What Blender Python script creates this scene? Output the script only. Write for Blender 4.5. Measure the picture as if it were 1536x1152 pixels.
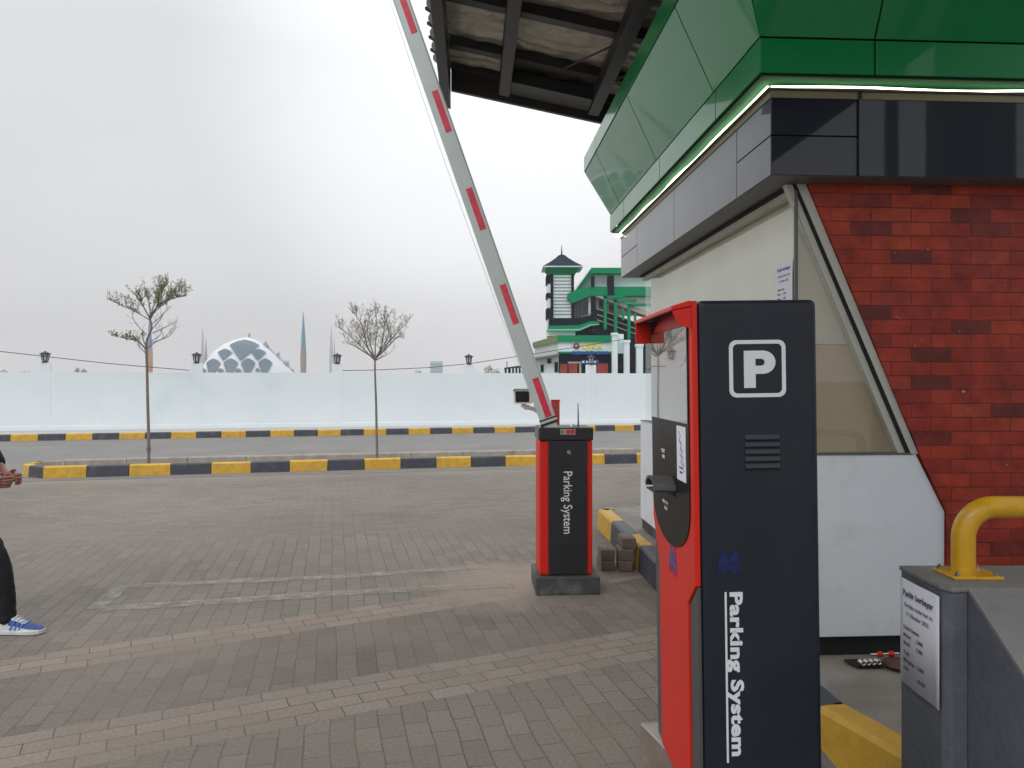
import bpy, bmesh, math, random
from mathutils import Vector, Matrix
R = math.radians
sc = bpy.context.scene
for o in list(bpy.data.objects): bpy.data.objects.remove(o)
col = sc.collection
random.seed(7)
EYE, F, CX, HY = 1.5, 1110.0, 768.0, 570.0
# ---------------------------------------------------------------- camera
cd = bpy.data.cameras.new('camera'); cam = bpy.data.objects.new('camera', cd); col.objects.link(cam)
cam.location = (0, 0, EYE); cam.rotation_euler = (R(90), 0, 0)
cd.sensor_width = 36; cd.lens = F/1536*36; cd.shift_y = -6/1536
cd.clip_start = 0.05; cd.clip_end = 6000
sc.camera = cam
# ---------------------------------------------------------------- world, sun, exposure
SUN_EL, SUN_AZ = R(46), R(205)      # azimuth clockwise from +Y: behind the camera, to the left
w = bpy.data.worlds.new('World'); sc.world = w; w.use_nodes = True
nt = w.node_tree; nt.nodes.clear()
def N(nt, t, **k):
    n = nt.nodes.new(t)
    for a, b in k.items(): setattr(n, a, b)
    return n
out = N(nt, 'ShaderNodeOutputWorld'); bg = N(nt, 'ShaderNodeBackground')
sky = N(nt, 'ShaderNodeTexSky', sky_type='NISHITA', sun_disc=False, sun_elevation=SUN_EL, sun_rotation=SUN_AZ)
sky.dust_density = 4; sky.air_density = 1
skm = N(nt, 'ShaderNodeVectorMath', operation='SCALE'); skm.inputs['Scale'].default_value = 0.10
nt.links.new(sky.outputs[0], skm.inputs[0])
tc = N(nt, 'ShaderNodeTexCoord'); sx = N(nt, 'ShaderNodeSeparateXYZ'); nt.links.new(tc.outputs['Generated'], sx.inputs[0])
cr = N(nt, 'ShaderNodeValToRGB')
e = cr.color_ramp.elements
e[0].position = 0.0; e[0].color = (.84, .83, .835, 1)
e[1].position = 1.0; e[1].color = (1.55, 1.6, 1.68, 1)
for p, c in ((.06, (.80, .79, .80, 1)), (.20, (.81, .812, .825, 1)), (.40, (.81, .825, .845, 1)), (.65, (1.25, 1.29, 1.34, 1))):
    q = e.new(p); q.color = c
nt.links.new(sx.outputs['Z'], cr.inputs[0])
# soft brighter and duller cloud patches
nz = N(nt, 'ShaderNodeTexNoise'); nz.inputs['Scale'].default_value = 2.3; nz.inputs['Detail'].default_value = 4; nz.inputs['Roughness'].default_value = .45
mp = N(nt, 'ShaderNodeMapping'); mp.inputs['Scale'].default_value = (1, 1, 2.2); mp.inputs['Location'].default_value = (.35, .1, .4)
nt.links.new(tc.outputs['Generated'], mp.inputs[0]); nt.links.new(mp.outputs[0], nz.inputs[0])
mr = N(nt, 'ShaderNodeMapRange'); mr.inputs[1].default_value = .3; mr.inputs[2].default_value = .7; mr.inputs[3].default_value = .95; mr.inputs[4].default_value = 1.05
nt.links.new(nz.outputs[0], mr.inputs[0])
# the thin place in the cloud deck, high and just left of centre
dv = N(nt, 'ShaderNodeVectorMath', operation='DOT_PRODUCT'); dv.inputs[1].default_value = Vector((.0, .9, .36)).normalized()
nt.links.new(tc.outputs['Generated'], dv.inputs[0])
mg = N(nt, 'ShaderNodeMapRange', interpolation_type='SMOOTHSTEP'); mg.inputs[1].default_value = .915; mg.inputs[2].default_value = 1.0; mg.inputs[3].default_value = 0; mg.inputs[4].default_value = .42
nt.links.new(dv.outputs['Value'], mg.inputs[0])
ad = N(nt, 'ShaderNodeMath', operation='ADD'); nt.links.new(mr.outputs[0], ad.inputs[0]); nt.links.new(mg.outputs[0], ad.inputs[1])
sc1 = N(nt, 'ShaderNodeVectorMath', operation='SCALE'); nt.links.new(cr.outputs[0], sc1.inputs[0]); nt.links.new(ad.outputs[0], sc1.inputs['Scale'])
mx = N(nt, 'ShaderNodeMix', data_type='RGBA'); mx.inputs[0].default_value = .93
nt.links.new(skm.outputs[0], mx.inputs[6]); nt.links.new(sc1.outputs[0], mx.inputs[7])
nt.links.new(mx.outputs[2], bg.inputs[0]); bg.inputs[1].default_value = 1.0
nt.links.new(bg.outputs[0], out.inputs[0])
sl = bpy.data.lights.new('sun', 'SUN'); sl.energy = .75; sl.angle = R(25); sl.color = (1, .97, .93)
so = bpy.data.objects.new('sun', sl); col.objects.link(so); so.location = (0, 0, 60)
sd = Vector((math.sin(SUN_AZ)*math.cos(SUN_EL), math.cos(SUN_AZ)*math.cos(SUN_EL), math.sin(SUN_EL)))
so.rotation_euler = sd.to_track_quat('Z', 'Y').to_euler()
vs = sc.view_settings; vs.view_transform = 'Standard'; vs.look = 'None'; vs.exposure = 0.0; vs.gamma = 1
sc.render.engine = 'CYCLES'
sc.render.resolution_x = 1024; sc.render.resolution_y = 768

# ---------------------------------------------------------------- helpers
def P(x, y, Z): return Vector(((x-CX)/F*Z, Z, EYE-(y-HY)/F*Z))     # a sighted point at distance Z
def G(x, y, h=0.0):                                                # a sighted point on a level at height h
    Z = (EYE-h)*F/(y-HY); return Vector(((x-CX)/F*Z, Z, h))
def tag(o, label=None, cat=None, group=None, kind=None):
    if label: o['label'] = label
    if cat: o['category'] = cat
    if group: o['group'] = group
    if kind: o['kind'] = kind
    return o
def thing(name, loc, rz=0, label=None, cat=None, group=None, ry=0):
    o = bpy.data.objects.new(name, None); col.objects.link(o)
    o.location = loc; o.rotation_euler = (0, ry, rz); o.empty_display_size = .1
    return tag(o, label, cat, group)
def mat_of(o):
    m = Matrix.Translation(o.location) @ o.rotation_euler.to_matrix().to_4x4()
    return mat_of(o.parent) @ m if o.parent else m
class MB:
    def __init__(s): s.v = []; s.f = []; s.m = []; s.mi = 0; s.sm = []
    def add(s, vs, fs, smooth=False):
        b = len(s.v); s.v += [Vector(v) for v in vs]
        for f in fs: s.f.append([i+b for i in f]); s.m.append(s.mi); s.sm.append(smooth)
        return s
    def box(s, x0, y0, z0, x1, y1, z1, M=None):
        vs = [Vector((x, y, z)) for z in (z0, z1) for x, y in ((x0, y0), (x1, y0), (x1, y1), (x0, y1))]
        if M: vs = [M @ v for v in vs]
        return s.add(vs, [(3, 2, 1, 0), (4, 5, 6, 7), (0, 1, 5, 4), (1, 2, 6, 5), (2, 3, 7, 6), (3, 0, 4, 7)])
    def prism(s, pts, d):                # planar polygon (3d points) pushed by vector d
        n = len(pts); d = Vector(d); a = [Vector(p) for p in pts]; b = [p+d for p in a]
        return s.add(a+b, [list(range(n))[::-1], list(range(n, 2*n))] + [(i, (i+1) % n, n+(i+1) % n, n+i) for i in range(n)])
    def tube(s, path, r, n=10, cap=True):
        path = [Vector(p) for p in path]; rr = r if isinstance(r, (list, tuple)) else [r]*len(path)
        vs = []; up = None
        for i, p in enumerate(path):
            t = (path[min(i+1, len(path)-1)]-path[max(i-1, 0)]).normalized()
            if up is None: up = t.orthogonal().normalized()
            up = (up-t*up.dot(t)).normalized(); q = t.cross(up)
            for k in range(n):
                a = 2*math.pi*k/n; vs.append(p+(up*math.cos(a)+q*math.sin(a))*rr[i])
        fs = []
        for i in range(len(path)-1):
            for k in range(n):
                fs.append((i*n+k, i*n+(k+1) % n, (i+1)*n+(k+1) % n, (i+1)*n+k))
        s.add(vs, fs, True)
        if cap:
            s.add([vs[k] for k in range(n)], [list(range(n))[::-1]]); s.add([vs[-n+k] for k in range(n)], [list(range(n))])
        return s
    def lathe(s, c, prof, n=20, smooth=True, ang=0):
        c = Vector(c); vs = [c+Vector((r*math.cos(2*math.pi*k/n+ang), r*math.sin(2*math.pi*k/n+ang), z)) for r, z in prof for k in range(n)]
        fs = [(i*n+k, i*n+(k+1) % n, (i+1)*n+(k+1) % n, (i+1)*n+k) for i in range(len(prof)-1) for k in range(n)]
        s.add(vs, fs, smooth); s.add(vs[:n], [list(range(n))[::-1]]); return s.add(vs[-n:], [list(range(n))])
    def build(s, name, mats, parent=None, world=False, bevel=0, seg=2, fix=True):
        vs = s.v
        if parent and world:
            Mi = mat_of(parent).inverted(); vs = [Mi @ v for v in vs]
        me = bpy.data.meshes.new(name); me.from_pydata([tuple(v) for v in vs], [], s.f)
        if not isinstance(mats, (list, tuple)): mats = [mats]
        for m in mats: me.materials.append(m)
        for p, i, sm in zip(me.polygons, s.m, s.sm): p.material_index = i; p.use_smooth = sm
        if fix:
            bm = bmesh.new(); bm.from_mesh(me); bmesh.ops.recalc_face_normals(bm, faces=bm.faces); bm.to_mesh(me); bm.free()
        me.update()
        o = bpy.data.objects.new(name, me); col.objects.link(o)
        if parent: o.parent = parent
        if bevel:
            b = o.modifiers.new('bevel', 'BEVEL'); b.width = bevel; b.segments = seg; b.limit_method = 'ANGLE'; b.angle_limit = R(40)
        return o
def text_mesh(name, s, size, M, m, parent=None, bold=0, ext=.0008, align='LEFT', xs=1, spacing=1):
    c = bpy.data.curves.new(name, 'FONT'); c.body = s; c.size = size; c.extrude = ext; c.offset = bold; c.align_x = align
    c.space_character = spacing; c.resolution_u = 3
    t = bpy.data.objects.new(name, c); col.objects.link(t)
    dg = bpy.context.evaluated_depsgraph_get()
    me = bpy.data.meshes.new_from_object(t.evaluated_get(dg)); bpy.data.objects.remove(t); bpy.data.curves.remove(c)
    me.transform(M @ Matrix.Diagonal((xs, 1, 1, 1))); me.materials.clear(); me.materials.append(m); me.name = name
    o = bpy.data.objects.new(name, me); col.objects.link(o)
    if parent: o.parent = parent
    return o
def frameM(o, x, y, z=None):      # matrix from origin and two axis directions
    x = Vector(x).normalized(); y = Vector(y).normalized(); z = x.cross(y)
    M = Matrix((x, y, z)).transposed().to_4x4(); M.translation = Vector(o); return M

# ---------------------------------------------------------------- materials
def mat(name, c, rough=.6, var=.12, vs=6, bump=0, bs=60, metal=0, coat=0, spec=.5, stain=None, stain_scale=2, stain_amt=.5, crough=.05, det=5):
    m = bpy.data.materials.new(name); m.use_nodes = True; t = m.node_tree; b = t.nodes['Principled BSDF']
    b.inputs['Roughness'].default_value = rough; b.inputs['Metallic'].default_value = metal
    b.inputs['Coat Weight'].default_value = coat; b.inputs['Coat Roughness'].default_value = crough
    b.inputs['Specular IOR Level'].default_value = spec
    tc = N(t, 'ShaderNodeTexCoord'); base = None
    c4 = (*c, 1)
    if var > 0:
        n = N(t, 'ShaderNodeTexNoise'); n.inputs['Scale'].default_value = vs; n.inputs['Detail'].default_value = det; n.inputs['Roughness'].default_value = .6
        t.links.new(tc.outputs['Object'], n.inputs[0])
        x = N(t, 'ShaderNodeMix', data_type='RGBA'); x.inputs[6].default_value = tuple(min(1, v*(1-var)) for v in c)+(1,); x.inputs[7].default_value = tuple(min(1, v*(1+var)) for v in c)+(1,)
        r = N(t, 'ShaderNodeMapRange'); r.inputs[1].default_value = .3; r.inputs[2].default_value = .7; t.links.new(n.outputs[0], r.inputs[0])
        t.links.new(r.outputs[0], x.inputs[0]); base = x.outputs[2]
        rr = N(t, 'ShaderNodeMapRange'); rr.inputs[3].default_value = max(0, rough-.07); rr.inputs[4].default_value = min(1, rough+.07)
        t.links.new(n.outputs[0], rr.inputs[0]); t.links.new(rr.outputs[0], b.inputs['Roughness'])
    if stain:
        n2 = N(t, 'ShaderNodeTexNoise'); n2.inputs['Scale'].default_value = stain_scale; n2.inputs['Detail'].default_value = 8; n2.inputs['Roughness'].default_value = .65
        t.links.new(tc.outputs['Object'], n2.inputs[0])
        r2 = N(t, 'ShaderNodeMapRange'); r2.inputs[1].default_value = .52; r2.inputs[2].default_value = .72; r2.inputs[4].default_value = stain_amt
        t.links.new(n2.outputs[0], r2.inputs[0])
        x2 = N(t, 'ShaderNodeMix', data_type='RGBA'); x2.inputs[7].default_value = (*stain, 1)
        if base: t.links.new(base, x2.inputs[6])
        else: x2.inputs[6].default_value = c4
        t.links.new(r2.outputs[0], x2.inputs[0]); base = x2.outputs[2]
    if base: t.links.new(base, b.inputs['Base Color'])
    else: b.inputs['Base Color'].default_value = c4
    if bump:
        n3 = N(t, 'ShaderNodeTexNoise'); n3.inputs['Scale'].default_value = bs; n3.inputs['Detail'].default_value = 4
        t.links.new(tc.outputs['Object'], n3.inputs[0])
        bp = N(t, 'ShaderNodeBump'); bp.inputs['Strength'].default_value = bump; bp.inputs['Distance'].default_value = .01
        t.links.new(n3.outputs[0], bp.inputs['Height']); t.links.new(bp.outputs[0], b.inputs['Normal'])
        if coat: t.links.new(bp.outputs[0], b.inputs['Coat Normal'])
    return m
def emat(name, c, s):
    m = bpy.data.materials.new(name); m.use_nodes = True; b = m.node_tree.nodes['Principled BSDF']
    b.inputs['Base Color'].default_value = (*c, 1); b.inputs['Emission Color'].default_value = (*c, 1); b.inputs['Emission Strength'].default_value = s
    return m
def glass_mat(name, tint=(.8, .85, .8), rough=.02, ior=1.5):
    m = bpy.data.materials.new(name); m.use_nodes = True; t = m.node_tree; t.nodes.clear()
    o = N(t, 'ShaderNodeOutputMaterial'); tr = N(t, 'ShaderNodeBsdfTransparent'); tr.inputs[0].default_value = (*tint, 1)
    g = N(t, 'ShaderNodeBsdfGlossy'); g.inputs['Roughness'].default_value = rough
    fr = N(t, 'ShaderNodeFresnel'); fr.inputs[0].default_value = ior; mx = N(t, 'ShaderNodeMixShader')
    ge = N(t, 'ShaderNodeNewGeometry'); mm = N(t, 'ShaderNodeMath', operation='MULTIPLY'); iv = N(t, 'ShaderNodeMath', operation='SUBTRACT'); iv.inputs[0].default_value = 1
    t.links.new(ge.outputs['Backfacing'], iv.inputs[1]); t.links.new(fr.outputs[0], mm.inputs[0]); t.links.new(iv.outputs[0], mm.inputs[1])
    t.links.new(mm.outputs[0], mx.inputs[0]); t.links.new(tr.outputs[0], mx.inputs[1]); t.links.new(g.outputs[0], mx.inputs[2]); t.links.new(mx.outputs[0], o.inputs[0])
    return m
M_yel = mat('yellow_kerb_paint', (.62, .36, .035), .55, .16, 9, .25, 90, stain=(.25, .2, .12), stain_scale=5, stain_amt=.45)
M_blk = mat('black_kerb_paint', (.055, .058, .075), .5, .2, 9, .25, 90, stain=(.2, .19, .18), stain_scale=5, stain_amt=.35)
M_conc = mat('bare_concrete', (.34, .31, .27), .85, .18, 7, .4, 60, stain=(.18, .15, .12), stain_scale=4, stain_amt=.5)
M_white_fence = mat('white_fence_paint', (.78, .845, .885), .7, .025, 1.2, .08, 30, stain=(.62, .72, .76), stain_scale=.6, stain_amt=.55)
M_white_wall = mat('white_wall_paint', (.84, .90, .95), .6, .03, 2, .2, 25, stain=(.58, .60, .58), stain_scale=2.2, stain_amt=.5)
M_iron = mat('black_lantern_metal', (.03, .03, .035), .45, .2, 20)
M_lglass = mat('lantern_glass', (.5, .5, .48), .3, .1, 10)
M_soil = mat('dry_soil', (.30, .235, .17), .95, .3, 8, .8, 30, stain=(.12, .09, .06), stain_scale=7, stain_amt=.8)
M_bark = mat('bark', (.20, .17, .15), .9, .3, 30, .5, 60)
M_twig = mat('bare_twigs', (.22, .17, .16), .9, .2, 30)
M_leafg = mat('green_leaves', (.22, .25, .10), .6, .4, 12)
M_leafb = mat('dusty_leaves', (.34, .32, .20), .7, .4, 12)
M_red = mat('red_enamel', (.66, .022, .012), .42, .05, 6, spec=.3)
M_navy = mat('navy_enamel', (.012, .017, .028), .42, .1, 5, .03, 350, spec=.4, stain=(.035, .038, .045), stain_scale=6, stain_amt=.35)
M_char = mat('charcoal_enamel', (.020, .020, .025), .4, .1, 5, .03, 300, stain=(.06, .057, .052), stain_scale=7, stain_amt=.3)
M_grey_en = mat('dark_grey_enamel', (.075, .075, .078), .5, .1, 5)
M_wht = mat('white_vinyl', (.75, .80, .84), .4, .02, 5)
M_steel = mat('brushed_steel', (.55, .56, .57), .3, .1, 40, metal=1)
M_alu = mat('silver_boom_paint', (.56, .62, .62), .4, .06, 4, .05, 20, metal=.15, stain=(.62, .68, .69), stain_scale=3, stain_amt=.6)
M_tape = mat('red_reflective_tape', (.70, .03, .07), .35, .22, 25, coat=.4)
M_paper = mat('paper', (.78, .79, .86), .8, .02, 4)
M_ink = mat('printed_ink', (.10, .10, .15), .8, 0)
M_ink2 = mat('faded_ink', (.22, .22, .30), .8, 0)
M_blue = mat('dark_blue_print', (.012, .03, .26), .4, .1, 20)
M_green = mat('green_panel', (.0, .24, .065), .3, .05, 1.5, .012, 2, coat=.5, crough=.03, spec=.3)
M_dkpan = mat('dark_grey_panel', (.008, .013, .026), .3, .06, 2, .025, 2, coat=.85, crough=.03, spec=.2)
M_seam = mat('black_seam', (.01, .012, .012), .8, 0)
M_soffit = mat('soffit_metal', (.13, .13, .13), .5, .1, 5)
M_cream = mat('cream_reflection_backing', (.86, .84, .76), .8, .05, 2)
M_brown = mat('beige_reflection', (.52, .42, .31), .8, .05, 2)
M_frame = mat('cream_frame', (.55, .55, .50), .5, .06, 6)
M_steelblk = mat('black_roof_steel', (.03, .029, .032), .45, .2, 8)
M_glass = glass_mat('booth_glass', (.97, .98, .96), .015, 1.75)
M_blackglass = mat('black_glass_panel', (.15, .105, .07), .05, .1, 5, coat=1, crough=.01, spec=.8)
M_panel = mat('smoked_acrylic', (.014, .012, .012), .35, .1, 5, spec=.1)
M_block = mat('grey_painted_concrete', (.105, .115, .14), .55, .14, 5, .35, 45, stain=(.2, .21, .22), stain_scale=4, stain_amt=.55)
M_blocktop = mat('sky_lit_worn_top', (.19, .19, .185), .75, .15, 8, .35, 60, stain=(.33, .33, .32), stain_scale=5, stain_amt=.6)  # lighter copy of the block grey paints sky light on its top; scuffs are wear
M_pipe = mat('yellow_pipe_paint', (.66, .36, .012), .35, .1, 8, .08, 40, coat=.15, stain=(.22, .11, .02), stain_scale=14, stain_amt=.55)
M_basegrey = mat('dark_plinth_paint', (.055, .06, .064), .7, .25, 6, .4, 50, stain=(.22, .21, .2), stain_scale=6, stain_amt=.55)
M_plinth = mat('brown_concrete', (.20, .155, .13), .8, .2, 8, .5, 50, stain=(.3, .27, .24), stain_scale=5)
M_brickp = mat('loose_paver', (.19, .155, .135), .9, .22, 14, .7, 90, stain=(.32, .29, .26), stain_scale=9)
M_skin = mat('skin', (.30, .12, .085), .5, .1, 20)
M_cloth = mat('black_cloth', (.006, .006, .010), .85, .3, 12, .5, 40)
M_shoeb = mat('shoe_blue', (.05, .065, .25), .6, .2, 30)
M_shoew = mat('shoe_white', (.62, .66, .66), .6, .1, 20)

# ================================================================ GROUND
def ground_material():
    m = bpy.data.materials.new('block_paving'); m.use_nodes = True; t = m.node_tree; b = t.nodes['Principled BSDF']; L = t.links.new
    b.inputs['Specular IOR Level'].default_value = .35
    tc = N(t, 'ShaderNodeTexCoord'); V = tc.outputs['Object']
    # a faint wander of the joints
    nw = N(t, 'ShaderNodeTexNoise'); nw.inputs['Scale'].default_value = 2.5; L(V, nw.inputs[0])
    sw = N(t, 'ShaderNodeVectorMath', operation='SCALE'); sw.inputs['Scale'].default_value = .03; L(nw.outputs['Color'], sw.inputs[0])
    aw = N(t, 'ShaderNodeVectorMath', operation='ADD'); L(V, aw.inputs[0]); L(sw.outputs[0], aw.inputs[1]); VW = aw.outputs[0]
    def brick(ang, c1, c2, mc, off=(0, 0), fr=2):
        mp = N(t, 'ShaderNodeMapping'); mp.inputs['Rotation'].default_value = (0, 0, -ang); mp.inputs['Location'].default_value = (off[0], off[1], 0); L(VW, mp.inputs[0])
        k = N(t, 'ShaderNodeTexBrick'); k.offset = .5; k.offset_frequency = fr; k.squash = 1
        k.inputs['Scale'].default_value = 1; k.inputs['Brick Width'].default_value = .21; k.inputs['Row Height'].default_value = .105
        k.inputs['Mortar Size'].default_value = .0035; k.inputs['Mortar Smooth'].default_value = .3; k.inputs['Bias'].default_value = 0
        k.inputs['Color1'].default_value = (*c1, 1); k.inputs['Color2'].default_value = (*c2, 1); k.inputs['Mortar'].default_value = (*mc, 1)
        L(mp.outputs[0], k.inputs[0]); return k
    mort = (.098, .088, .077)
    fld = brick(R(103.5), (.172, .158, .142), (.217, .200, .180), mort)
    mid = brick(R(103.5), (.142, .125, .115), (.190, .170, .157), mort, (.05, .03))
    far = brick(R(13.5), (.172, .158, .142), (.217, .200, .180), mort)
    b2 = brick(R(24.9), (.225, .198, .175), (.28, .25, .222), mort, (0, -3.309))
    b1 = brick(R(28.2), (.228, .193, .168), (.285, .245, .215), mort, (0, -4.48))
    def mask(nrm, lo, hi, soft=.002):
        d = N(t, 'ShaderNodeVectorMath', operation='DOT_PRODUCT'); d.inputs[1].default_value = (*nrm, 0); L(VW, d.inputs[0])
        a = N(t, 'ShaderNodeMath', operation='GREATER_THAN'); a.inputs[1].default_value = lo; L(d.outputs['Value'], a.inputs[0])
        c = N(t, 'ShaderNodeMath', operation='LESS_THAN'); c.inputs[1].default_value = hi; L(d.outputs['Value'], c.inputs[0])
        q = N(t, 'ShaderNodeMath', operation='MULTIPLY'); L(a.outputs[0], q.inputs[0]); L(c.outputs[0], q.inputs[1]); return q.outputs[0], a.outputs[0], c.outputs[0]
    m2, over2, _ = mask((-.4216, .907), 3.309, 3.729)
    m1, over1, under1 = mask((-.4735, .881), 4.48, 4.795)
    mm = N(t, 'ShaderNodeMath', operation='MULTIPLY'); L(over2, mm.inputs[0]); L(under1, mm.inputs[1])
    # the outer field turns to cross laying beyond a line
    mf, overf, _ = mask((-.23, .973), 7.4, 900)
    def mix(fac, a, c):
        x = N(t, 'ShaderNodeMix', data_type='RGBA'); L(fac, x.inputs[0]); L(a, x.inputs[6]); L(c, x.inputs[7]); return x.outputs[2]
    def mixf(fac, a, c):
        x = N(t, 'ShaderNodeMix', data_type='FLOAT'); L(fac, x.inputs[0]); L(a, x.inputs[2]); L(c, x.inputs[3]); return x.outputs[0]
    C = fld.outputs[0]; H = fld.outputs[1]
    for fac, k in ((mf, far), (mm.outputs[0], mid), (m1, b1), (m2, b2)):
        C = mix(fac, C, k.outputs[0]); H = mixf(fac, H, k.outputs[1])
    # dust, sand and dirt
    n = N(t, 'ShaderNodeTexNoise'); n.inputs['Scale'].default_value = .9; n.inputs['Detail'].default_value = 9; n.inputs['Roughness'].default_value = .62; L(V, n.inputs[0])
    r = N(t, 'ShaderNodeMapRange'); r.inputs[1].default_value = .42; r.inputs[2].default_value = .72; r.inputs[4].default_value = .85; L(n.outputs[0], r.inputs[0])
    dust = N(t, 'ShaderNodeRGB'); dust.outputs[0].default_value = (.208, .186, .160, 1)
    C = mix(r.outputs[0], C, dust.outputs[0])
    # sand swept against the kerb and round the barrier's foot
    def spot(c, rad, sc=(1, 1)):
        s1 = N(t, 'ShaderNodeVectorMath', operation='SUBTRACT'); s1.inputs[1].default_value = (*c, 0); L(V, s1.inputs[0])
        s2 = N(t, 'ShaderNodeVectorMath', operation='MULTIPLY'); s2.inputs[1].default_value = (sc[0]/rad, sc[1]/rad, 0); L(s1.outputs[0], s2.inputs[0])
        s3 = N(t, 'ShaderNodeVectorMath', operation='LENGTH'); L(s2.outputs[0], s3.inputs[0])
        a = N(t, 'ShaderNodeMath', operation='ADD'); L(s3.outputs['Value'], a.inputs[0])
        g = N(t, 'ShaderNodeTexNoise'); g.inputs['Scale'].default_value = 3; g.inputs['Detail'].default_value = 7; L(V, g.inputs[0]); 
        g2 = N(t, 'ShaderNodeMath', operation='MULTIPLY_ADD'); g2.inputs[1].default_value = 1.4; g2.inputs[2].default_value = -.7; L(g.outputs[0], g2.inputs[0]); L(g2.outputs[0], a.inputs[1])
        q = N(t, 'ShaderNodeMapRange', interpolation_type='SMOOTHSTEP'); q.inputs[1].default_value = .25; q.inputs[2].default_value = 1.1; q.inputs[3].default_value = .75; q.inputs[4].default_value = 0
        L(a.outputs[0], q.inputs[0]); return q.outputs[0]
    sand = N(t, 'ShaderNodeRGB'); sand.outputs[0].default_value = (.31, .27, .225, 1)
    C = mix(spot((-.05, 5.45), .75), C, sand.outputs[0])
    C = mix(spot((.25, 5.7), .5), C, sand.outputs[0])
    d = N(t, 'ShaderNodeVectorMath', operation='DOT_PRODUCT'); d.inputs[1].default_value = (-.21, .978, 0); L(V, d.inputs[0])
    q = N(t, 'ShaderNodeMapRange', interpolation_type='SMOOTHSTEP'); q.inputs[1].default_value = 11.3; q.inputs[2].default_value = 12.5; q.inputs[4].default_value = .6; L(d.outputs['Value'], q.inputs[0])
    C = mix(q.outputs[0], C, sand.outputs[0])
    # a tyre-polished, greyer belt across the middle
    q2 = N(t, 'ShaderNodeTexNoise'); q2.inputs['Scale'].default_value = .28; q2.inputs['Detail'].default_value = 3; L(V, q2.inputs[0])
    q3 = N(t, 'ShaderNodeMapRange'); q3.inputs[1].default_value = .35; q3.inputs[2].default_value = .7; q3.inputs[3].default_value = .84; q3.inputs[4].default_value = 1.1; L(q2.outputs[0], q3.inputs[0])
    fine = N(t, 'ShaderNodeTexNoise'); fine.inputs['Scale'].default_value = 60; fine.inputs['Detail'].default_value = 5; L(V, fine.inputs[0])
    fr = N(t, 'ShaderNodeMapRange'); fr.inputs[1].default_value = .3; fr.inputs[2].default_value = .7; fr.inputs[3].default_value = .86; fr.inputs[4].default_value = 1.14; L(fine.outputs[0], fr.inputs[0])
    pm = N(t, 'ShaderNodeMath', operation='MULTIPLY'); L(q3.outputs[0], pm.inputs[0]); L(fr.outputs[0], pm.inputs[1])
    vv = N(t, 'ShaderNodeVectorMath', operation='SCALE'); L(C, vv.inputs[0]); L(pm.outputs[0], vv.inputs['Scale'])
    wm = N(t, 'ShaderNodeVectorMath', operation='MULTIPLY'); wm.inputs[1].default_value = (1.04, .985, .93); L(vv.outputs[0], wm.inputs[0])
    L(wm.outputs[0], b.inputs['Base Color'])
    b.inputs['Roughness'].default_value = .78
    bp = N(t, 'ShaderNodeBump', invert=True); bp.inputs['Strength'].default_value = .45; bp.inputs['Distance'].default_value = .004; L(H, bp.inputs['Height'])
    bp2 = N(t, 'ShaderNodeBump'); bp2.inputs['Strength'].default_value = .35; bp2.inputs['Distance'].default_value = .004; L(fine.outputs[0], bp2.inputs['Height']); L(bp.outputs[0], bp2.inputs['Normal'])
    L(bp2.outputs[0], b.inputs['Normal'])
    return m
M_ground = mat('dry_field', (.19, .185, .12), .95, .4, .05, .3, 3)
b = MB(); b.add([(-3500, -500, -.012), (3500, -500, -.012), (3500, 4200, -.012), (-3500, 4200, -.012)], [(0, 1, 2, 3)])
tag(b.build('ground', M_ground), kind='structure')
D = Vector((.979, .205, 0)); Nn = Vector((-.205, .979, 0))
b = MB(); b.add([(-30, -12, 0), (25, -12, 0), (25, 15.2+2.6, 0), (-30, 6.0+.4, 0)], [(0, 1, 2, 3)])
tag(b.build('paving', ground_material()), kind='structure')
# road between the median and the far kerb
M_road = mat('asphalt', (.20, .192, .182), .85, .12, 1.2, .4, 80, stain=(.27, .25, .22), stain_scale=.8, stain_amt=.6)
kerb_near = [Vector((-7.13, 11.24, 0)), Vector((-1.32, 12.61, 0)), Vector((2.3, 13.30, 0)), Vector((10.5, 14.8, 0))]
def farl(x): return 20.75 + (x+1.2)*.243      # line of the far kerb
b = MB(); b.add([(-30, 6.2, .004), (25, 17.6, .004), (25, farl(25), .004), (-30, farl(-30), .004)], [(0, 1, 2, 3)])
tag(b.build('road', M_road), kind='structure')
# pavement strip below the wall
def walll(x): return 19.6 + (x+12.4)*.2054
M_pave = mat('pale_pavement', (.46, .45, .42), .85, .1, 3, .3, 60, stain=(.3, .28, .25), stain_scale=1.5)
b = MB(); b.prism([(-30, farl(-30)+.12, .0), (25, farl(25)+.12, .0), (25, walll(25)+.4, .0), (-30, walll(-30)+.4, .0)], (0, 0, .165))
tag(b.build('pavement', M_pave), kind='structure')
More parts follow.
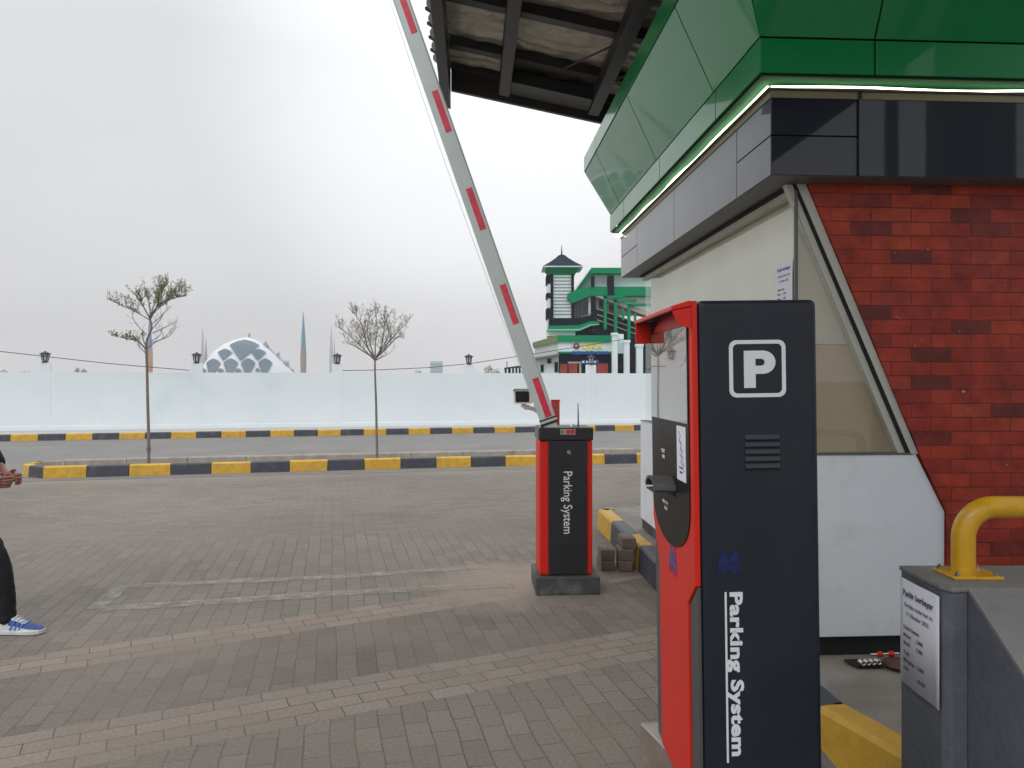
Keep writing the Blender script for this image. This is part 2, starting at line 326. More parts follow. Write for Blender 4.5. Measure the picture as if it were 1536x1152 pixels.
# pale traces of sand where a marking has been set out
def trace_mat():
    m = mat('sand_trace', (.40, .365, .32), .9, .1, 8); t = m.node_tree; L = t.links.new; b = t.nodes['Principled BSDF']
    tc = N(t, 'ShaderNodeTexCoord'); n = N(t, 'ShaderNodeTexNoise'); n.inputs['Scale'].default_value = 9; n.inputs['Detail'].default_value = 8; n.inputs['Roughness'].default_value = .7
    L(tc.outputs['Object'], n.inputs[0]); r = N(t, 'ShaderNodeMapRange'); r.inputs[1].default_value = .33; r.inputs[2].default_value = .65; r.inputs[4].default_value = .72
    L(n.outputs[0], r.inputs[0]); L(r.outputs[0], b.inputs['Alpha']); return m
b = MB()
def ribbon(b, pts, wds, z=.004, sub=8):
    pts = [Vector(p) for p in pts]; pl = []; wl = []
    for i in range(len(pts)-1):
        for k in range(sub): pl.append(pts[i].lerp(pts[i+1], k/sub)); wl.append(wds)
    pl.append(pts[-1]); wl.append(wds); vs = []
    for i, p in enumerate(pl):
        t = (pl[min(i+1, len(pl)-1)]-pl[max(i-1, 0)]).normalized(); n = Vector((-t.y, t.x, 0)); wd = wds*random.uniform(.7, 1.25)
        vs += [p+n*wd/2, p-n*wd/2]
    for v in vs: v.z = z
    b.add(vs, [(2*i, 2*i+1, 2*i+3, 2*i+2) for i in range(len(pl)-1)])
ribbon(b, [G(141, 914), G(186, 880), G(500, 866), G(640, 857), G(735, 851)], .12)
ribbon(b, [G(150, 914), G(330, 903), G(500, 891), G(640, 884), G(770, 878)], .13, .0045)
tag(b.build('sand_line', trace_mat(), fix=False), kind='structure')

# ================================================================ KERBS
def kerb_run(name, pts, widths_or_len, h, t, label, mats, start=0, inward=1, group=None, soft=.008):
    """pts: front-bottom polyline; blocks laid along it; inward: +1 thickness to the left of travel"""
    root = thing(name, pts[0], 0, label, 'kerb', group)
    segs = []; acc = 0
    for a, c in zip(pts, pts[1:]): segs.append((acc, (c-a).length, a, (c-a).normalized())); acc += (c-a).length
    def at(s):
        for s0, l, a, d in segs:
            if s <= s0+l+1e-6: return a+d*(s-s0), d
        return segs[-1][2]+segs[-1][3]*(s-segs[-1][0]), segs[-1][3]
    s = 0; i = start; cuts = widths_or_len if isinstance(widths_or_len, list) else None; k = 0
    while s < acc-.05:
        L = cuts[k] if cuts and k < len(cuts) else (cuts[-1] if cuts else widths_or_len)
        e2 = min(s+L, acc); a, d1 = at(s+.003); c, d2 = at(e2-.004)
        d = (c-a).normalized(); n = Vector((-d.y, d.x, 0))*inward
        z1 = h+random.uniform(-.003, .003)
        pr = [a, a+Vector((0, 0, z1-.02))+n*.012, a+n*.03+Vector((0, 0, z1)), a+n*t+Vector((0, 0, z1)), a+n*t]
        MB().prism(pr, c-a).build('kerb_block', mats[i % len(mats)], root, world=True, bevel=.004, seg=1)
        s = e2; i += 1; k += 1
    return root
kerb_run('painted_kerb', kerb_near, .6, .18, .12, 'yellow and black painted kerb along the near side of the tree median', [M_yel, M_blk], 0)
# the rounded nose of the median
p0 = kerb_near[0]
nose = [p0.copy(), Vector((-7.47, 11.42, 0)), Vector((-7.74, 11.70, 0)), Vector((-7.72, 12.02, 0)), Vector((-7.40, 12.165, 0))]
rt = thing('median_nose', nose[0], 0, 'rounded yellow and black painted end of the tree median kerb', 'kerb')
for a, c, mm_ in ((nose[0], nose[1], M_blk), (nose[1], nose[2], M_yel), (nose[2], nose[3], M_yel), (nose[3], nose[4], M_conc)):
    d = (c-a).normalized(); n = Vector((d.y, -d.x, 0)); a2 = a+d*.002; c2 = c-d*.002
    MB().prism([a2, a2+Vector((0, 0, .16))+n*.012, a2+n*.03+Vector((0, 0, .18)), a2+n*.12+Vector((0, 0, .18)), a2+n*.12], c2-a2).build('kerb_block', mm_, rt, world=True, bevel=.004, seg=1)
rear = [Vector((p.x-.25, p.y+.93, 0)) for p in kerb_near]
kerb_run('bare_kerb', rear, .95, .185, .11, 'unpainted concrete kerb along the far side of the tree median', [M_conc], 0)
fk = [Vector((x, farl(x), 0)) for x in (-30, -10.9, -1.2, 9, 22)]
def fk_start():
    return 0
kerb_run('painted_kerb', [Vector((x, farl(x), 0)) for x in (-18.13, 12)], .605, .17, .12, 'yellow and black painted kerb at the foot of the white wall', [M_yel, M_blk], 0)
# median soil
b = MB(); inner = [p+Vector((.0, .09, .09)) for p in kerb_near]; outer = [p+Vector((.02, .02, .09)) for p in rear[::-1]]
poly = inner+outer+[Vector((-7.62, 11.96, .09)), Vector((-7.62, 11.74, .09)), Vector((-7.40, 11.52, .09))]
import mathutils
tess = mathutils.geometry.tessellate_polygon([poly]); b.add(poly, [tuple(t) for t in tess])
tag(b.build('median_soil', M_soil), kind='structure')
b = MB()
for i in range(240):
    s = random.random(); x = -6.9+s*9.5; base = 11.28+(x+6.95)*.236; y = base+random.uniform(.14, .85); r = random.uniform(.008, .03)
    b.lathe((x, y, .09), [(r, -.005), (r*.9, r*.5), (r*.3, r*.9)], 6, False, random.random())
tag(b.build('soil_clods', M_soil), kind='stuff')

# ================================================================ WHITE WALL, LANTERNS, CABLES
wr = thing('fence_wall', (-12.4, walll(-12.4), 0), 0, 'long white painted boundary wall behind the road', 'wall')
WT = 1.705
MB().prism([(-30, walll(-30), 0), (-30, walll(-30), WT), (-30, walll(-30)+.12, WT), (-30, walll(-30)+.12, 0)], (55, 55*.2054, 0)).build('wall_panel', M_white_fence, wr, world=True)
MB().prism([(-30, walll(-30)-.012, .1), (-30, walll(-30)-.012, .27), (-30, walll(-30)-.002, .28), (-30, walll(-30)-.002, .1)], (55, 55*.2054, 0)).build('wall_footing', M_white_fence, wr, world=True)
postx = [-16.1, -12.4, -8.7, -5.0, -1.28, 2.42, 6.1]
wang = math.atan(.2054)
for i, x in enumerate(postx):
    Mx = Matrix.Translation((x, walll(x)+.06, 0)) @ Matrix.Rotation(wang, 4, 'Z')
    MB().box(-.148, -.068, .12, .148, .085, 1.965, Mx).build('wall_post', M_white_fence, wr, world=True, bevel=.01)
def lantern(x, label):
    r = thing('lantern', (x, walll(x)+.06, 1.965), wang, label, 'lantern', 'lanterns on the wall posts')
    MB().lathe((0, 0, 0), [(.10, 0), (.10, .02), (.06, .03), (.06, .05)], 12).build('base', M_iron, r)
    MB().lathe((0, 0, 0), [(.068, .05), (.088, .22)], 12).build('glass', M_lglass, r)
    b = MB()
    for k in range(6):
        a = k*math.pi/3+.3; b.tube([(.072*math.cos(a), .072*math.sin(a), .05), (.096*math.cos(a), .096*math.sin(a), .23)], .013, 5)
    b.build('cage', M_iron, r)
    MB().lathe((0, 0, 0), [(.135, .215), (.14, .23), (.09, .262), (.03, .285), (.012, .31)], 12).build('cap', M_iron, r)
for x, l in zip(postx[1:6], ('black lantern on the leftmost white wall post', 'black lantern on the wall post left of the domed mosque', 'black lantern on the wall post left of the bare-crowned tree',
                             'black lantern on the wall post under the raised boom', 'black lantern on the wall post in front of the shop sign')): lantern(x, l)
M_cable = mat('black_cable', (.03, .03, .03), .6, 0)
def cable(pts, label):
    pl = []
    for i in range(len(pts)-1):
        for k in range(6): pl.append(pts[i].lerp(pts[i+1], k/6))
    pl.append(pts[-1]); tag(MB().tube(pl, .010, 5).build('overhead_cable', M_cable), label, 'cable')
cable([P(-1500, 440, 15.5), P(-700, 462, 17.2), P(-260, 497, 18.5), P(0, 527, 19.0), P(62, 534, 19.3), P(160, 545, 19.7), P(230, 551, 20.0), P(284, 555.5, 20.2)], 'thin black cable sagging down to the wall post left of the mosque')
cable([P(512, 556, 21.3), P(563, 555, 21.5), P(640, 551.5, 21.8), P(704, 545.5, 22.1), P(800, 531, 22.6), P(960, 505, 23.6)], 'thin black cable rising behind the raised boom towards the station')

# ================================================================ TREES
def branch(b, pts, r0, r1): 
    n = len(pts); b.tube(pts, [r0+(r1-r0)*i/(n-1) for i in range(n)], 6)
def smooth(pts, k=4):
    out = []
    for i in range(len(pts)-1):
        a = pts[max(i-1, 0)]; p = pts[i]; q = pts[i+1]; c = pts[min(i+2, len(pts)-1)]
        for j in range(k):
            t = j/k; out.append(.5*((2*p)+(q-a)*t+(2*a-5*p+4*q-c)*t*t+(3*p-a-3*q+c)*t**3))
    out.append(pts[-1]); return out
def leaf(b, p, s, up=.6):
    d = Vector((random.gauss(0, 1), random.gauss(0, 1), random.gauss(up, .7))).normalized(); n = d.orthogonal().normalized()
    n = Matrix.Rotation(random.uniform(0, 6.28), 3, d) @ n; l = s*random.uniform(.7, 1.35)
    b.add([p, p+d*l*.5+n*l*.24, p+d*l, p+d*l*.5-n*l*.24], [(0, 1, 2, 3)])
def grow(tb, lb, pts, ntw, tl, ls, nl, updir=Vector((0, 0, 1)), depth=1, s0=.15, dens=1.0):
    """twigs along a limb"""
    for i in range(ntw):
        s = s0+(1-s0)*random.random(); f = s*(len(pts)-1); k = min(int(f), len(pts)-2); p = pts[k].lerp(pts[k+1], f-k)
        d = (updir*random.uniform(.35, 1.1)+(pts[k+1]-pts[k]).normalized()*random.uniform(0, .7)+Vector((random.gauss(0, .45), random.gauss(0, .45), 0))).normalized()
        l = tl*random.uniform(.4, 1.15)*(1.15-.55*s); tw = [p]; q = p.copy()
        for j in range(4):
            d = (d+Vector((random.gauss(0, .25), random.gauss(0, .25), random.gauss(.05, .2)))).normalized(); q = q+d*l/4; tw.append(q.copy())
        tb.tube(tw, [.0034, .003, .0024, .002, .0016], 4, False)
        if depth > 0: grow(tb, lb, tw, 2, tl*.45, ls, nl, updir, depth-1, .3, dens)
        for j in range(int(nl*dens)):
            a = random.random()**.7; f = a*4; k2 = min(int(f), 3); leaf(lb, tw[k2].lerp(tw[k2+1], f-k2)+Vector((random.gauss(0, .012), random.gauss(0, .012), random.gauss(0, .012))), ls)
def limb(pp, Z, dz): return smooth([P(x, y, Z+dz*i/(len(pp)-1)) for i, (x, y) in enumerate(pp)])
# tree 1
Z1 = 11.95; base = P(223, 692, Z1); base.z = .09
t1 = thing('street_tree', base, 0, 'thin young tree with tiers of green leaves, in front of a minaret', 'tree', 'young trees on the median')
tb = MB(); tr = smooth([P(223, 700, Z1), P(223, 655, Z1), P(221.5, 600, Z1), P(220.5, 550, Z1), P(219.5, 520, Z1), P(221, 508, Z1), P(227.5, 492, Z1), P(224.5, 476, Z1)])
tb.tube(tr, [.027-.014*i/(len(tr)-1) for i in range(len(tr))], 8); tb.tube([P(223, 676, Z1), P(223, 671, Z1)], [.037, .037], 8)
lb = MB()
limbs = [([(225, 480), (213, 473), (200, 466), (182, 458), (163, 449)], .5, 34, .30, 5), ([(226, 474), (233, 463), (245, 454), (262, 447), (279, 444)], -.4, 60, .36, 6),
         ([(225, 476), (232, 455), (243, 438), (251, 424)], .3, 34, .30, 5), ([(225, 478), (214, 458), (207, 447), (199, 439)], -.4, 24, .28, 4), ([(225, 478), (224, 455), (218, 440)], .4, 20, .28, 3),
         ([(226, 475), (238, 462), (252, 452), (262, 438)], .7, 30, .3, 5), ([(226, 478), (236, 458), (238, 444), (243, 430)], -.6, 26, .3, 5), ([(219, 524), (211, 515), (204, 511), (190, 508), (166, 503)], -.5, 30, .15, 6), ([(219, 520), (214, 507), (214, 503)], .2, 5, .12, 4)]
for pp, dz, nt_, tl, nl in limbs:
    pts = limb(pp, Z1, dz); branch(tb, pts, .012, .004); grow(tb, lb, pts, int(nt_*.62), tl*1.1, .032, max(2, nl*.45), s0=.3)
    for i in range(80 if nl >= 5 else 30):
        f = random.uniform(.3, 1)*(len(pts)-1); k = min(int(f), len(pts)-2); leaf(lb, pts[k].lerp(pts[k+1], f-k)+Vector((0, 0, abs(random.gauss(0, .018)))), .042)
tb.build('trunk', M_bark, t1, world=True); lb.build('leaves', M_leafg, t1, world=True, fix=False)
bb = MB()
for pp, dz in (([(220, 502), (208, 490), (200, 478), (199, 468)], .3), ([(221, 522), (236, 512), (254, 504), (263, 491), (258, 486)], -.3), ([(227, 512), (240, 503), (243, 493)], .3), ([(228, 500), (246, 492), (262, 484)], .4),
               ([(228, 486), (240, 476), (250, 466), (258, 458)], .2), ([(226, 515), (248, 505), (266, 482)], .5), ([(227, 495), (236, 485), (244, 474)], -.5), ([(219, 530), (210, 522), (205, 515)], 0)):
    pts = limb(pp, Z1, dz); branch(bb, pts, .007, .003); grow(bb, MB(), pts, 7, .22, .05, 0, depth=0)
bb.build('bare_twigs', M_twig, t1, world=True)
# tree 2
Z2 = 12.9; base = P(565, 686, Z2); base.z = .09
t2 = thing('street_tree', base, 0, 'thin young tree with a dry brownish fan-shaped crown', 'tree', 'young trees on the median')
tb = MB(); lb = MB(); tr = smooth([P(566, 696, Z2), P(565, 650, Z2), P(564, 600, Z2), P(562.5, 560, Z2), P(562.5, 538, Z2)])
tb.tube(tr, [.024-.010*i/(len(tr)-1) for i in range(len(tr))], 8)
for pp, dz, nt_ in (([(562, 540), (550, 528), (538, 516), (520, 500), (507, 490)], .4, 34), ([(562, 539), (552, 522), (546, 500), (540, 482), (529, 468)], -.4, 40), ([(563, 538), (563, 515), (566, 492), (563, 466)], .3, 36),
                    ([(563, 538), (572, 520), (576, 495), (577, 474)], -.4, 36), ([(563, 538), (576, 522), (590, 506), (602, 492), (613, 481)], .4, 34), ([(563, 538), (574, 528), (586, 515), (597, 505), (606, 508)], -.3, 24),
                    ([(561, 537), (545, 527), (530, 518), (519, 513)], -.5, 22), ([(562, 537), (555, 515), (551, 495), (556, 470)], .6, 34), ([(563, 537), (580, 510), (585, 490), (592, 478)], .6, 26), ([(562, 537), (549, 518), (538, 502), (532, 490)], .7, 28),
                    ([(564, 540), (572, 536), (581, 532)], 0, 8)):
    pts = limb(pp, Z2, dz); branch(tb, pts, .014, .004); grow(tb, lb, pts, int(nt_*.6), .32, .030, 3.6, s0=.25)
tb.build('trunk', M_bark, t2, world=True); lb.build('leaves', M_leafb, t2, world=True, fix=False)

# ================================================================ BOOTH
BX, BY = 1.300, 3.477; BR = math.atan(.054); W, Lb = 3.4, 3.06
IH = .2
booth = thing('ticket_booth', (BX, BY, IH), BR, 'large ticket booth with green canopy, dark fascia and red brick wall', 'booth')
# interior core
MB().box(.14, .14, 0, W-.02, Lb-.02, 3.0-IH).build('core', M_cream, booth)
# lower walls (z local = height - IH)
zs, zt, zp = 1.149-IH, 2.42-IH, .288-IH
fw = [(0, zp), (.758, zp), (.758, .874-IH), (.617, zs), (0, zs)]
MB().prism([(x, 0, z) for x, z in fw], (0, .10, 0)).build('front_lower_wall', M_white_wall, booth, bevel=.004)
MB().box(0, .1005, zp, .12, Lb, zs).build('side_lower_wall', M_white_wall, booth, bevel=.004)
MB().box(.02, .025, 0, .765, .12, zp).build('plinth', M_seam, booth)
MB().box(.012, .1205, 0, .12, Lb-.01, zp).build('plinth', M_basegrey, booth)
# brick wall
def brick_mat():
    m = bpy.data.materials.new('red_brick_tiles'); m.use_nodes = True; t = m.node_tree; b = t.nodes['Principled BSDF']; L = t.links.new
    tc = N(t, 'ShaderNodeTexCoord'); sp = N(t, 'ShaderNodeSeparateXYZ'); cb = N(t, 'ShaderNodeCombineXYZ'); L(tc.outputs['Object'], sp.inputs[0]); L(sp.outputs[0], cb.inputs[0]); L(sp.outputs[2], cb.inputs[1])
    k = N(t, 'ShaderNodeTexBrick'); k.offset = .5; L(cb.outputs[0], k.inputs[0])
    for a, v in (('Scale', 1), ('Brick Width', .195), ('Row Height', .066), ('Mortar Size', .0026), ('Mortar Smooth', .4), ('Bias', 0)): k.inputs[a].default_value = v
    k.inputs['Color1'].default_value = (0, 0, 0, 1); k.inputs['Color2'].default_value = (1, 1, 1, 1); k.inputs['Mortar'].default_value = (.3, .3, .3, 1)
    r = N(t, 'ShaderNodeValToRGB'); e = r.color_ramp.elements; e[0].position = 0; e[0].color = (.15, .030, .025, 1); e[1].position = 1; e[1].color = (.40, .062, .030, 1)
    for p, c in ((.06, (.17, .03, .026, 1)), (.22, (.30, .034, .023, 1)), (.45, (.36, .040, .022, 1)), (.7, (.41, .052, .023, 1)), (.88, (.33, .036, .026, 1))):
        q = e.new(p); q.color = c
    L(k.outputs[0], r.inputs[0])
    n = N(t, 'ShaderNodeTexNoise'); n.inputs['Scale'].default_value = 9; n.inputs['Detail'].default_value = 8; n.inputs['Roughness'].default_value = .65; L(tc.outputs['Object'], n.inputs[0])
    mr = N(t, 'ShaderNodeMapRange'); mr.inputs[1].default_value = .25; mr.inputs[2].default_value = .75; mr.inputs[3].default_value = .5; mr.inputs[4].default_value = 1.5; L(n.outputs[0], mr.inputs[0])
    v = N(t, 'ShaderNodeVectorMath', operation='SCALE'); L(r.outputs[0], v.inputs[0]); L(mr.outputs[0], v.inputs['Scale'])
    mx = N(t, 'ShaderNodeMix', data_type='RGBA'); mx.inputs[7].default_value = (.10, .035, .033, 1)
    mf = N(t, 'ShaderNodeMath', operation='MULTIPLY'); mf.inputs[1].default_value = .75
    # joints only partly filled: break them up
    n2 = N(t, 'ShaderNodeTexNoise'); n2.inputs['Scale'].default_value = 5; L(tc.outputs['Object'], n2.inputs[0]); r2 = N(t, 'ShaderNodeMapRange'); r2.inputs[1].default_value = .35; r2.inputs[2].default_value = .6; L(n2.outputs[0], r2.inputs[0])
    L(k.outputs[1], mf.inputs[0]); m3 = N(t, 'ShaderNodeMath', operation='MULTIPLY'); L(mf.outputs[0], m3.inputs[0]); L(r2.outputs[0], m3.inputs[1]); L(m3.outputs[0], mx.inputs[0]); L(v.outputs[0], mx.inputs[6])
    # white plaster specks
    sp2 = N(t, 'ShaderNodeTexNoise'); sp2.inputs['Scale'].default_value = 26; sp2.inputs['Detail'].default_value = 3; L(tc.outputs['Object'], sp2.inputs[0]); s3 = N(t, 'ShaderNodeMapRange'); s3.inputs[1].default_value = .745; s3.inputs[2].default_value = .77; s3.inputs[4].default_value = .8; L(sp2.outputs[0], s3.inputs[0])
    m4 = N(t, 'ShaderNodeMix', data_type='RGBA'); m4.inputs[7].default_value = (.6, .5, .48, 1); L(s3.outputs[0], m4.inputs[0]); L(mx.outputs[2], m4.inputs[6])
    L(m4.outputs[2], b.inputs['Base Color']); b.inputs['Roughness'].default_value = .5; b.inputs['Specular IOR Level'].default_value = .3
    ng = N(t, 'ShaderNodeMath', operation='SUBTRACT'); L(n.outputs[0], ng.inputs[0]); L(k.outputs[1], ng.inputs[1])
    bp = N(t, 'ShaderNodeBump'); bp.inputs['Strength'].default_value = 1.0; bp.inputs['Distance'].default_value = .006; L(ng.outputs[0], bp.inputs['Height']); L(bp.outputs[0], b.inputs['Normal'])
    return m
M_brick = brick_mat()
edge = [(.084, zt)]
for i in range(1, 14):
    t_ = i/14; edge.append((.084+(.617-.084+.012)*t_+random.uniform(-.004, .004), zt+(zs-zt)*t_))
edge += [(.629, zs), (.70, 1.0-IH), (.762, .874-IH), (.762, 0)]
bp_ = [(x, -.014, z) for x, z in edge]+[(W, -.014, 0), (W, -.014, zt)]
tb_ = mathutils.geometry.tessellate_polygon([[Vector(p) for p in bp_]])
b = MB(); n_ = len(bp_); back = [(x, .10, z) for x, y, z in bp_]; b.add(bp_+back, [tuple(t) for t in tb_]+[tuple(i+n_ for i in t) for t in tb_]+[(i, (i+1) % n_, n_+(i+1) % n_, n_+i) for i in range(n_)])
b.build('brick_wall', M_brick, booth)
# slanted frame
def strip(x0a, x1a, x0b, x1b, y, d, m, nm, za=zt, zb=zs, **k):
    return MB().prism([(x0a, y, za), (x1a, y, za), (x1b, y, zb), (x0b, y, zb)], (0, d, 0)).build(nm, m, booth, **k)
strip(.036, .080, .590, .625, -.006, .08, M_frame, 'window_frame')
strip(.020, .0355, .570, .589, -.002, .06, M_seam, 'gasket')
strip(-.012+.0, .0195, .535, .5695, .004, .04, M_frame, 'inner_frame')
MB().box(.012, -.003, zs-.004, .60, .05, zs+.006).build('sill_trim', M_soffit, booth)
# front pane
MB().prism([(.045, .012, zt-.03), (.06, .012, zt-.03), (.56, .012, zs+.006), (.045, .012, zs+.006)], (0, .006, 0)).build('front_window_pane', M_glass, booth)
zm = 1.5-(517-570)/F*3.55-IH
MB().box(.05, .045, zs, .62, .065, zm).build('reflection_board', M_brown, booth)  # two-tone boards paint the front pane's reflection
MB().box(.05, .048, zm+.002, .62, .064, zt).build('reflection_backing', mat('greige_reflection', (.64, .60, .52), .8, .05, 2), booth)
# side glazing
MB().box(.04, .012, zs, .046, Lb-.02, zt-.045).build('side_window_pane', M_glass, booth)
MB().box(.085, .07, zs, .10, Lb-.04, zt).build('reflection_backing', M_cream, booth)  # cream sheet paints the reflection in the side pane
MB().box(.03, -.002, zs, .044, .0115, zt-.03).build('corner_joint', M_soffit, booth)
MB().box(.02, .02, zt-.045, .06, Lb, zt-.015).build('top_frame', M_frame, booth)
MB().box(.0, .02, zt-.0145, .075, Lb, zt).build('top_gasket', M_seam, booth)
MB().box(-.004, 0.02, zs-.012, .035, Lb, zs).build('side_sill', M_frame, booth)
# soffit
MB().box(-.14, -.14, zt+.001, W+.14, -.0, zt+.02).build('soffit', M_soffit, booth)
MB().box(-.14, .0005, zt+.001, -.0, Lb+.14, zt+.02).build('soffit', M_soffit, booth)
MB().box(0.0005, .0005, zt+.003, W, Lb+.14, zt+.02).build('soffit', M_soffit, booth)
# panels: quads given as 4 corners, shrunk by a gap and thickened inwards
def panel(q, m, nm, gap=.0045, th=.012, bevel=.0015):
    q = [Vector(p) for p in q]; c = sum(q, Vector())/4; n = (q[1]-q[0]).cross(q[3]-q[0]).normalized(); r = []
    for i in range(4):
        a = (q[(i+1) % 4]-q[i]).normalized(); e_ = (q[(i-1) % 4]-q[i]).normalized(); s_ = max(.2, abs(a.cross(e_).length)); r.append(q[i]+(a+e_)*gap/s_)
    return MB().prism(r, -n*th).build(nm, m, booth, bevel=bevel, seg=1)
def ring_panels(o0, z0, o1, z1, fx, sy, m, nm):
    """fascia faces around the booth. fx: seam x on the front, sy: seam y on the left side"""
    xs = [-1e3]+fx+[1e3]; f0, f1 = -o0, -o1
    for i in range(len(xs)-1):
        a0 = max(xs[i], f0); b0 = min(xs[i+1], W+o0); a1 = max(xs[i], f1); b1 = min(xs[i+1], W+o1)
        panel([(a0, -o0, z0), (b0, -o0, z0), (b1, -o1, z1), (a1, -o1, z1)], m, nm)
    ys = [-1e3]+sy+[1e3]
    for i in range(len(ys)-1):
        a0 = max(ys[i], -o0); b0 = min(ys[i+1], Lb+o0); a1 = max(ys[i], -o1); b1 = min(ys[i+1], Lb+o1)
        panel([(-o0, b0, z0), (-o0, a0, z0), (-o1, a1, z1), (-o1, b1, z1)], m, nm)
        panel([(W+o0, a0, z0), (W+o0, b0, z0), (W+o1, b1, z1), (W+o1, a1, z1)], m, nm)
    panel([(W+o0, Lb+o0, z0), (-o0, Lb+o0, z0), (-o1, Lb+o1, z1), (W+o1, Lb+o1, z1)], m, nm)
def core(o0, z0, o1, z1, m, nm, ins=.016):
    a, c = o0-ins, o1-ins
    vs = [(-a, -a, z0), (W+a, -a, z0), (W+a, Lb+a, z0), (-a, Lb+a, z0), (-c, -c, z1), (W+c, -c, z1), (W+c, Lb+c, z1), (-c, Lb+c, z1)]
    MB().add(vs, [(3, 2, 1, 0), (4, 5, 6, 7), (0, 1, 5, 4), (1, 2, 6, 5), (2, 3, 7, 6), (3, 0, 4, 7)]).build(nm, m, booth)
z = lambda h: h-IH
core(.145, z(2.422), .145, z(2.80), M_seam, 'fascia_backing', .014)
zf0, zf1, zfm = z(2.42), z(2.80), z(2.60)
for (a, c, split) in ((-.145, .262, True), (.262, 1.45, False), (1.45, 2.6, False), (2.6, W+.145, False)):
    if split:
        panel([(a, -.145, zf0), (c, -.145, zf0), (c, -.145, zfm), (a, -.145, zfm)], M_dkpan, 'dark_panel', .0025); panel([(a, -.145, zfm), (c, -.145, zfm), (c, -.145, zf1), (a, -.145, zf1)], M_dkpan, 'dark_panel', .0025)
    else: panel([(a, -.145, zf0), (c, -.145, zf0), (c, -.145, zf1), (a, -.145, zf1)], M_dkpan, 'dark_panel', .0025)
for (a, c, split) in ((-.145, .285, True), (.285, 1.45, False), (1.45, 2.56, False), (2.56, Lb+.145, True)):
    x = -.145
    if split:
        panel([(x, c, zf0), (x, a, zf0), (x, a, zfm), (x, c, zfm)], M_dkpan, 'dark_panel', .0025); panel([(x, c, zfm), (x, a, zfm), (x, a, zf1), (x, c, zf1)], M_dkpan, 'dark_panel', .0025)
    else: panel([(x, c, zf0), (x, a, zf0), (x, a, zf1), (x, c, zf1)], M_dkpan, 'dark_panel', .0025)
panel([(W+.145, Lb+.145, zf0), (-.145, Lb+.145, zf0), (-.145, Lb+.145, zf1), (W+.145, Lb+.145, zf1)], M_dkpan, 'dark_panel')
MB().box(.256, -.158, zf0, .268, -.146, zf1).build('seam_trim', M_dkpan, booth)
core(.10, z(2.80), .10, z(2.842), M_soffit, 'recess', 0)
core(.23, z(2.841), .23, z(3.0), M_seam, 'canopy_backing'); ring_panels(.23, z(2.841), .23, z(3.0), [.29, 1.5, 2.7], [.36, 1.50, 2.68], M_green, 'green_panel')
MB().box(-.213, -.213, z(2.836), W+.213, Lb+.213, z(2.8405)).build('canopy_soffit', mat('matt_green', (.006, .11, .03), .8, .05), booth)
core(.226, z(3.0), .433, z(3.445), M_seam, 'canopy_backing'); ring_panels(.226, z(3.0), .433, z(3.445), [.29, 1.5, 2.7], [.40, 1.60, 2.86], M_green, 'green_panel')
core(.437, z(3.445), .437, z(3.59), M_seam, 'canopy_backing'); ring_panels(.437, z(3.445), .437, z(3.59), [.29, 1.5, 2.7], [.40, 1.60, 2.86], M_green, 'green_panel')
# light strip, sagging a little between its clips
M_led = emat('led_strip', (1, .95, .80), 6.0)
led = []
for i in range(49):
    s = i/48; x = -.15+s*(W+.3); led.append(Vector((x, -.158+.003*math.sin(x*9), z(2.815)+.004*math.sin(x*7.3))))
rl = []
for i in range(49):
    s = i/48; y = -.15+s*(Lb+.28); rl.append(Vector((-.158+.004*math.sin(y*8), y, z(2.815)+.003*math.sin(y*6.1))))
MB().tube(led, .0042, 6).build('light_strip', M_led, booth); MB().tube(rl, .0075, 6).build('light_strip', M_led, booth)
b = MB(); b.tube([(-.16, Lb+.13, z(2.815)), (-.19, Lb+.17, z(2.80)), (-.13, Lb+.10, z(2.79)), (-.17, Lb+.06, z(2.81))], .005, 6); b.build('strip_coil', M_led, booth)
# ledge the strip lies on
M_olv = mat('olive_glow_trim', (.24, .22, .13), .4, .15, 4, metal=.3)  # olive colour paints the strip's glow along the fascia top
MB().box(-.1495, -.1495, z(2.768), W+.15, -.146, z(2.800)).build('ledge_trim', M_olv, booth); MB().box(-.1495, -.1455, z(2.768), -.146, Lb+.15, z(2.800)).build('ledge_trim', M_olv, booth)
MB().box(-.166, -.166, z(2.801), W+.16, -.10, z(2.8065)).build('strip_ledge', M_soffit, booth); MB().box(-.166, -.0995, z(2.801), -.10, Lb+.15, z(2.8065)).build('strip_ledge', M_soffit, booth)
# roof deck
MB().box(-.40, -.40, z(3.50), W+.40, Lb+.40, z(3.53)).build('roof_deck', M_soffit, booth)
# notice taped inside the side window
def notice_lines(parent, o, ux, uy, w_, h_, rows, m=M_ink, k=1.0):
    return
def T(o, x, y): return frameM(o, x, y)
nz_ = thing('window_notice', (0, 0, 0), 0, 'white printed notice taped to the booth side window near its corner', 'notice')
wy0, wy1 = .035, .245; X_ = lambda y: Matrix.Translation((BX, BY, 0)) @ Matrix.Rotation(BR, 4, 'Z') @ Vector((.036, y, 0))
a0 = X_(wy1); a1 = X_(wy0); dirx = (a1-a0).normalized()
nz_.location = a0+Vector((0, 0, 1.78)); nz_.rotation_euler = (0, 0, math.atan2(dirx.y, dirx.x))
MB().box(0, -.0008, 0, .205, 0, .297).build('sheet', M_paper, nz_)
rows = [("Parkir berbayar", .032, .255, .024, .0006), ("Berlaku mulai hari ini", .04, .225, .0165, 0), ("17 Oktober 2022", .045, .2, .0165, 0), ("Parkir harian", .035, .160, .0155, .0002),
        ("Motor", .035, .138, .015, .0002), ("2.000", .10, .138, .015, .0002), ("Mobil", .035, .115, .015, .0002), ("5.000", .10, .115, .015, .0002), ("Truk", .035, .088, .015, .0002), ("Menginap", .035, .066, .015, .0002), ("5.000", .105, .066, .015, .0002),
        ("Inap", .035, .044, .015, .0002), ("10.000", .105, .03, .015, .0002)]
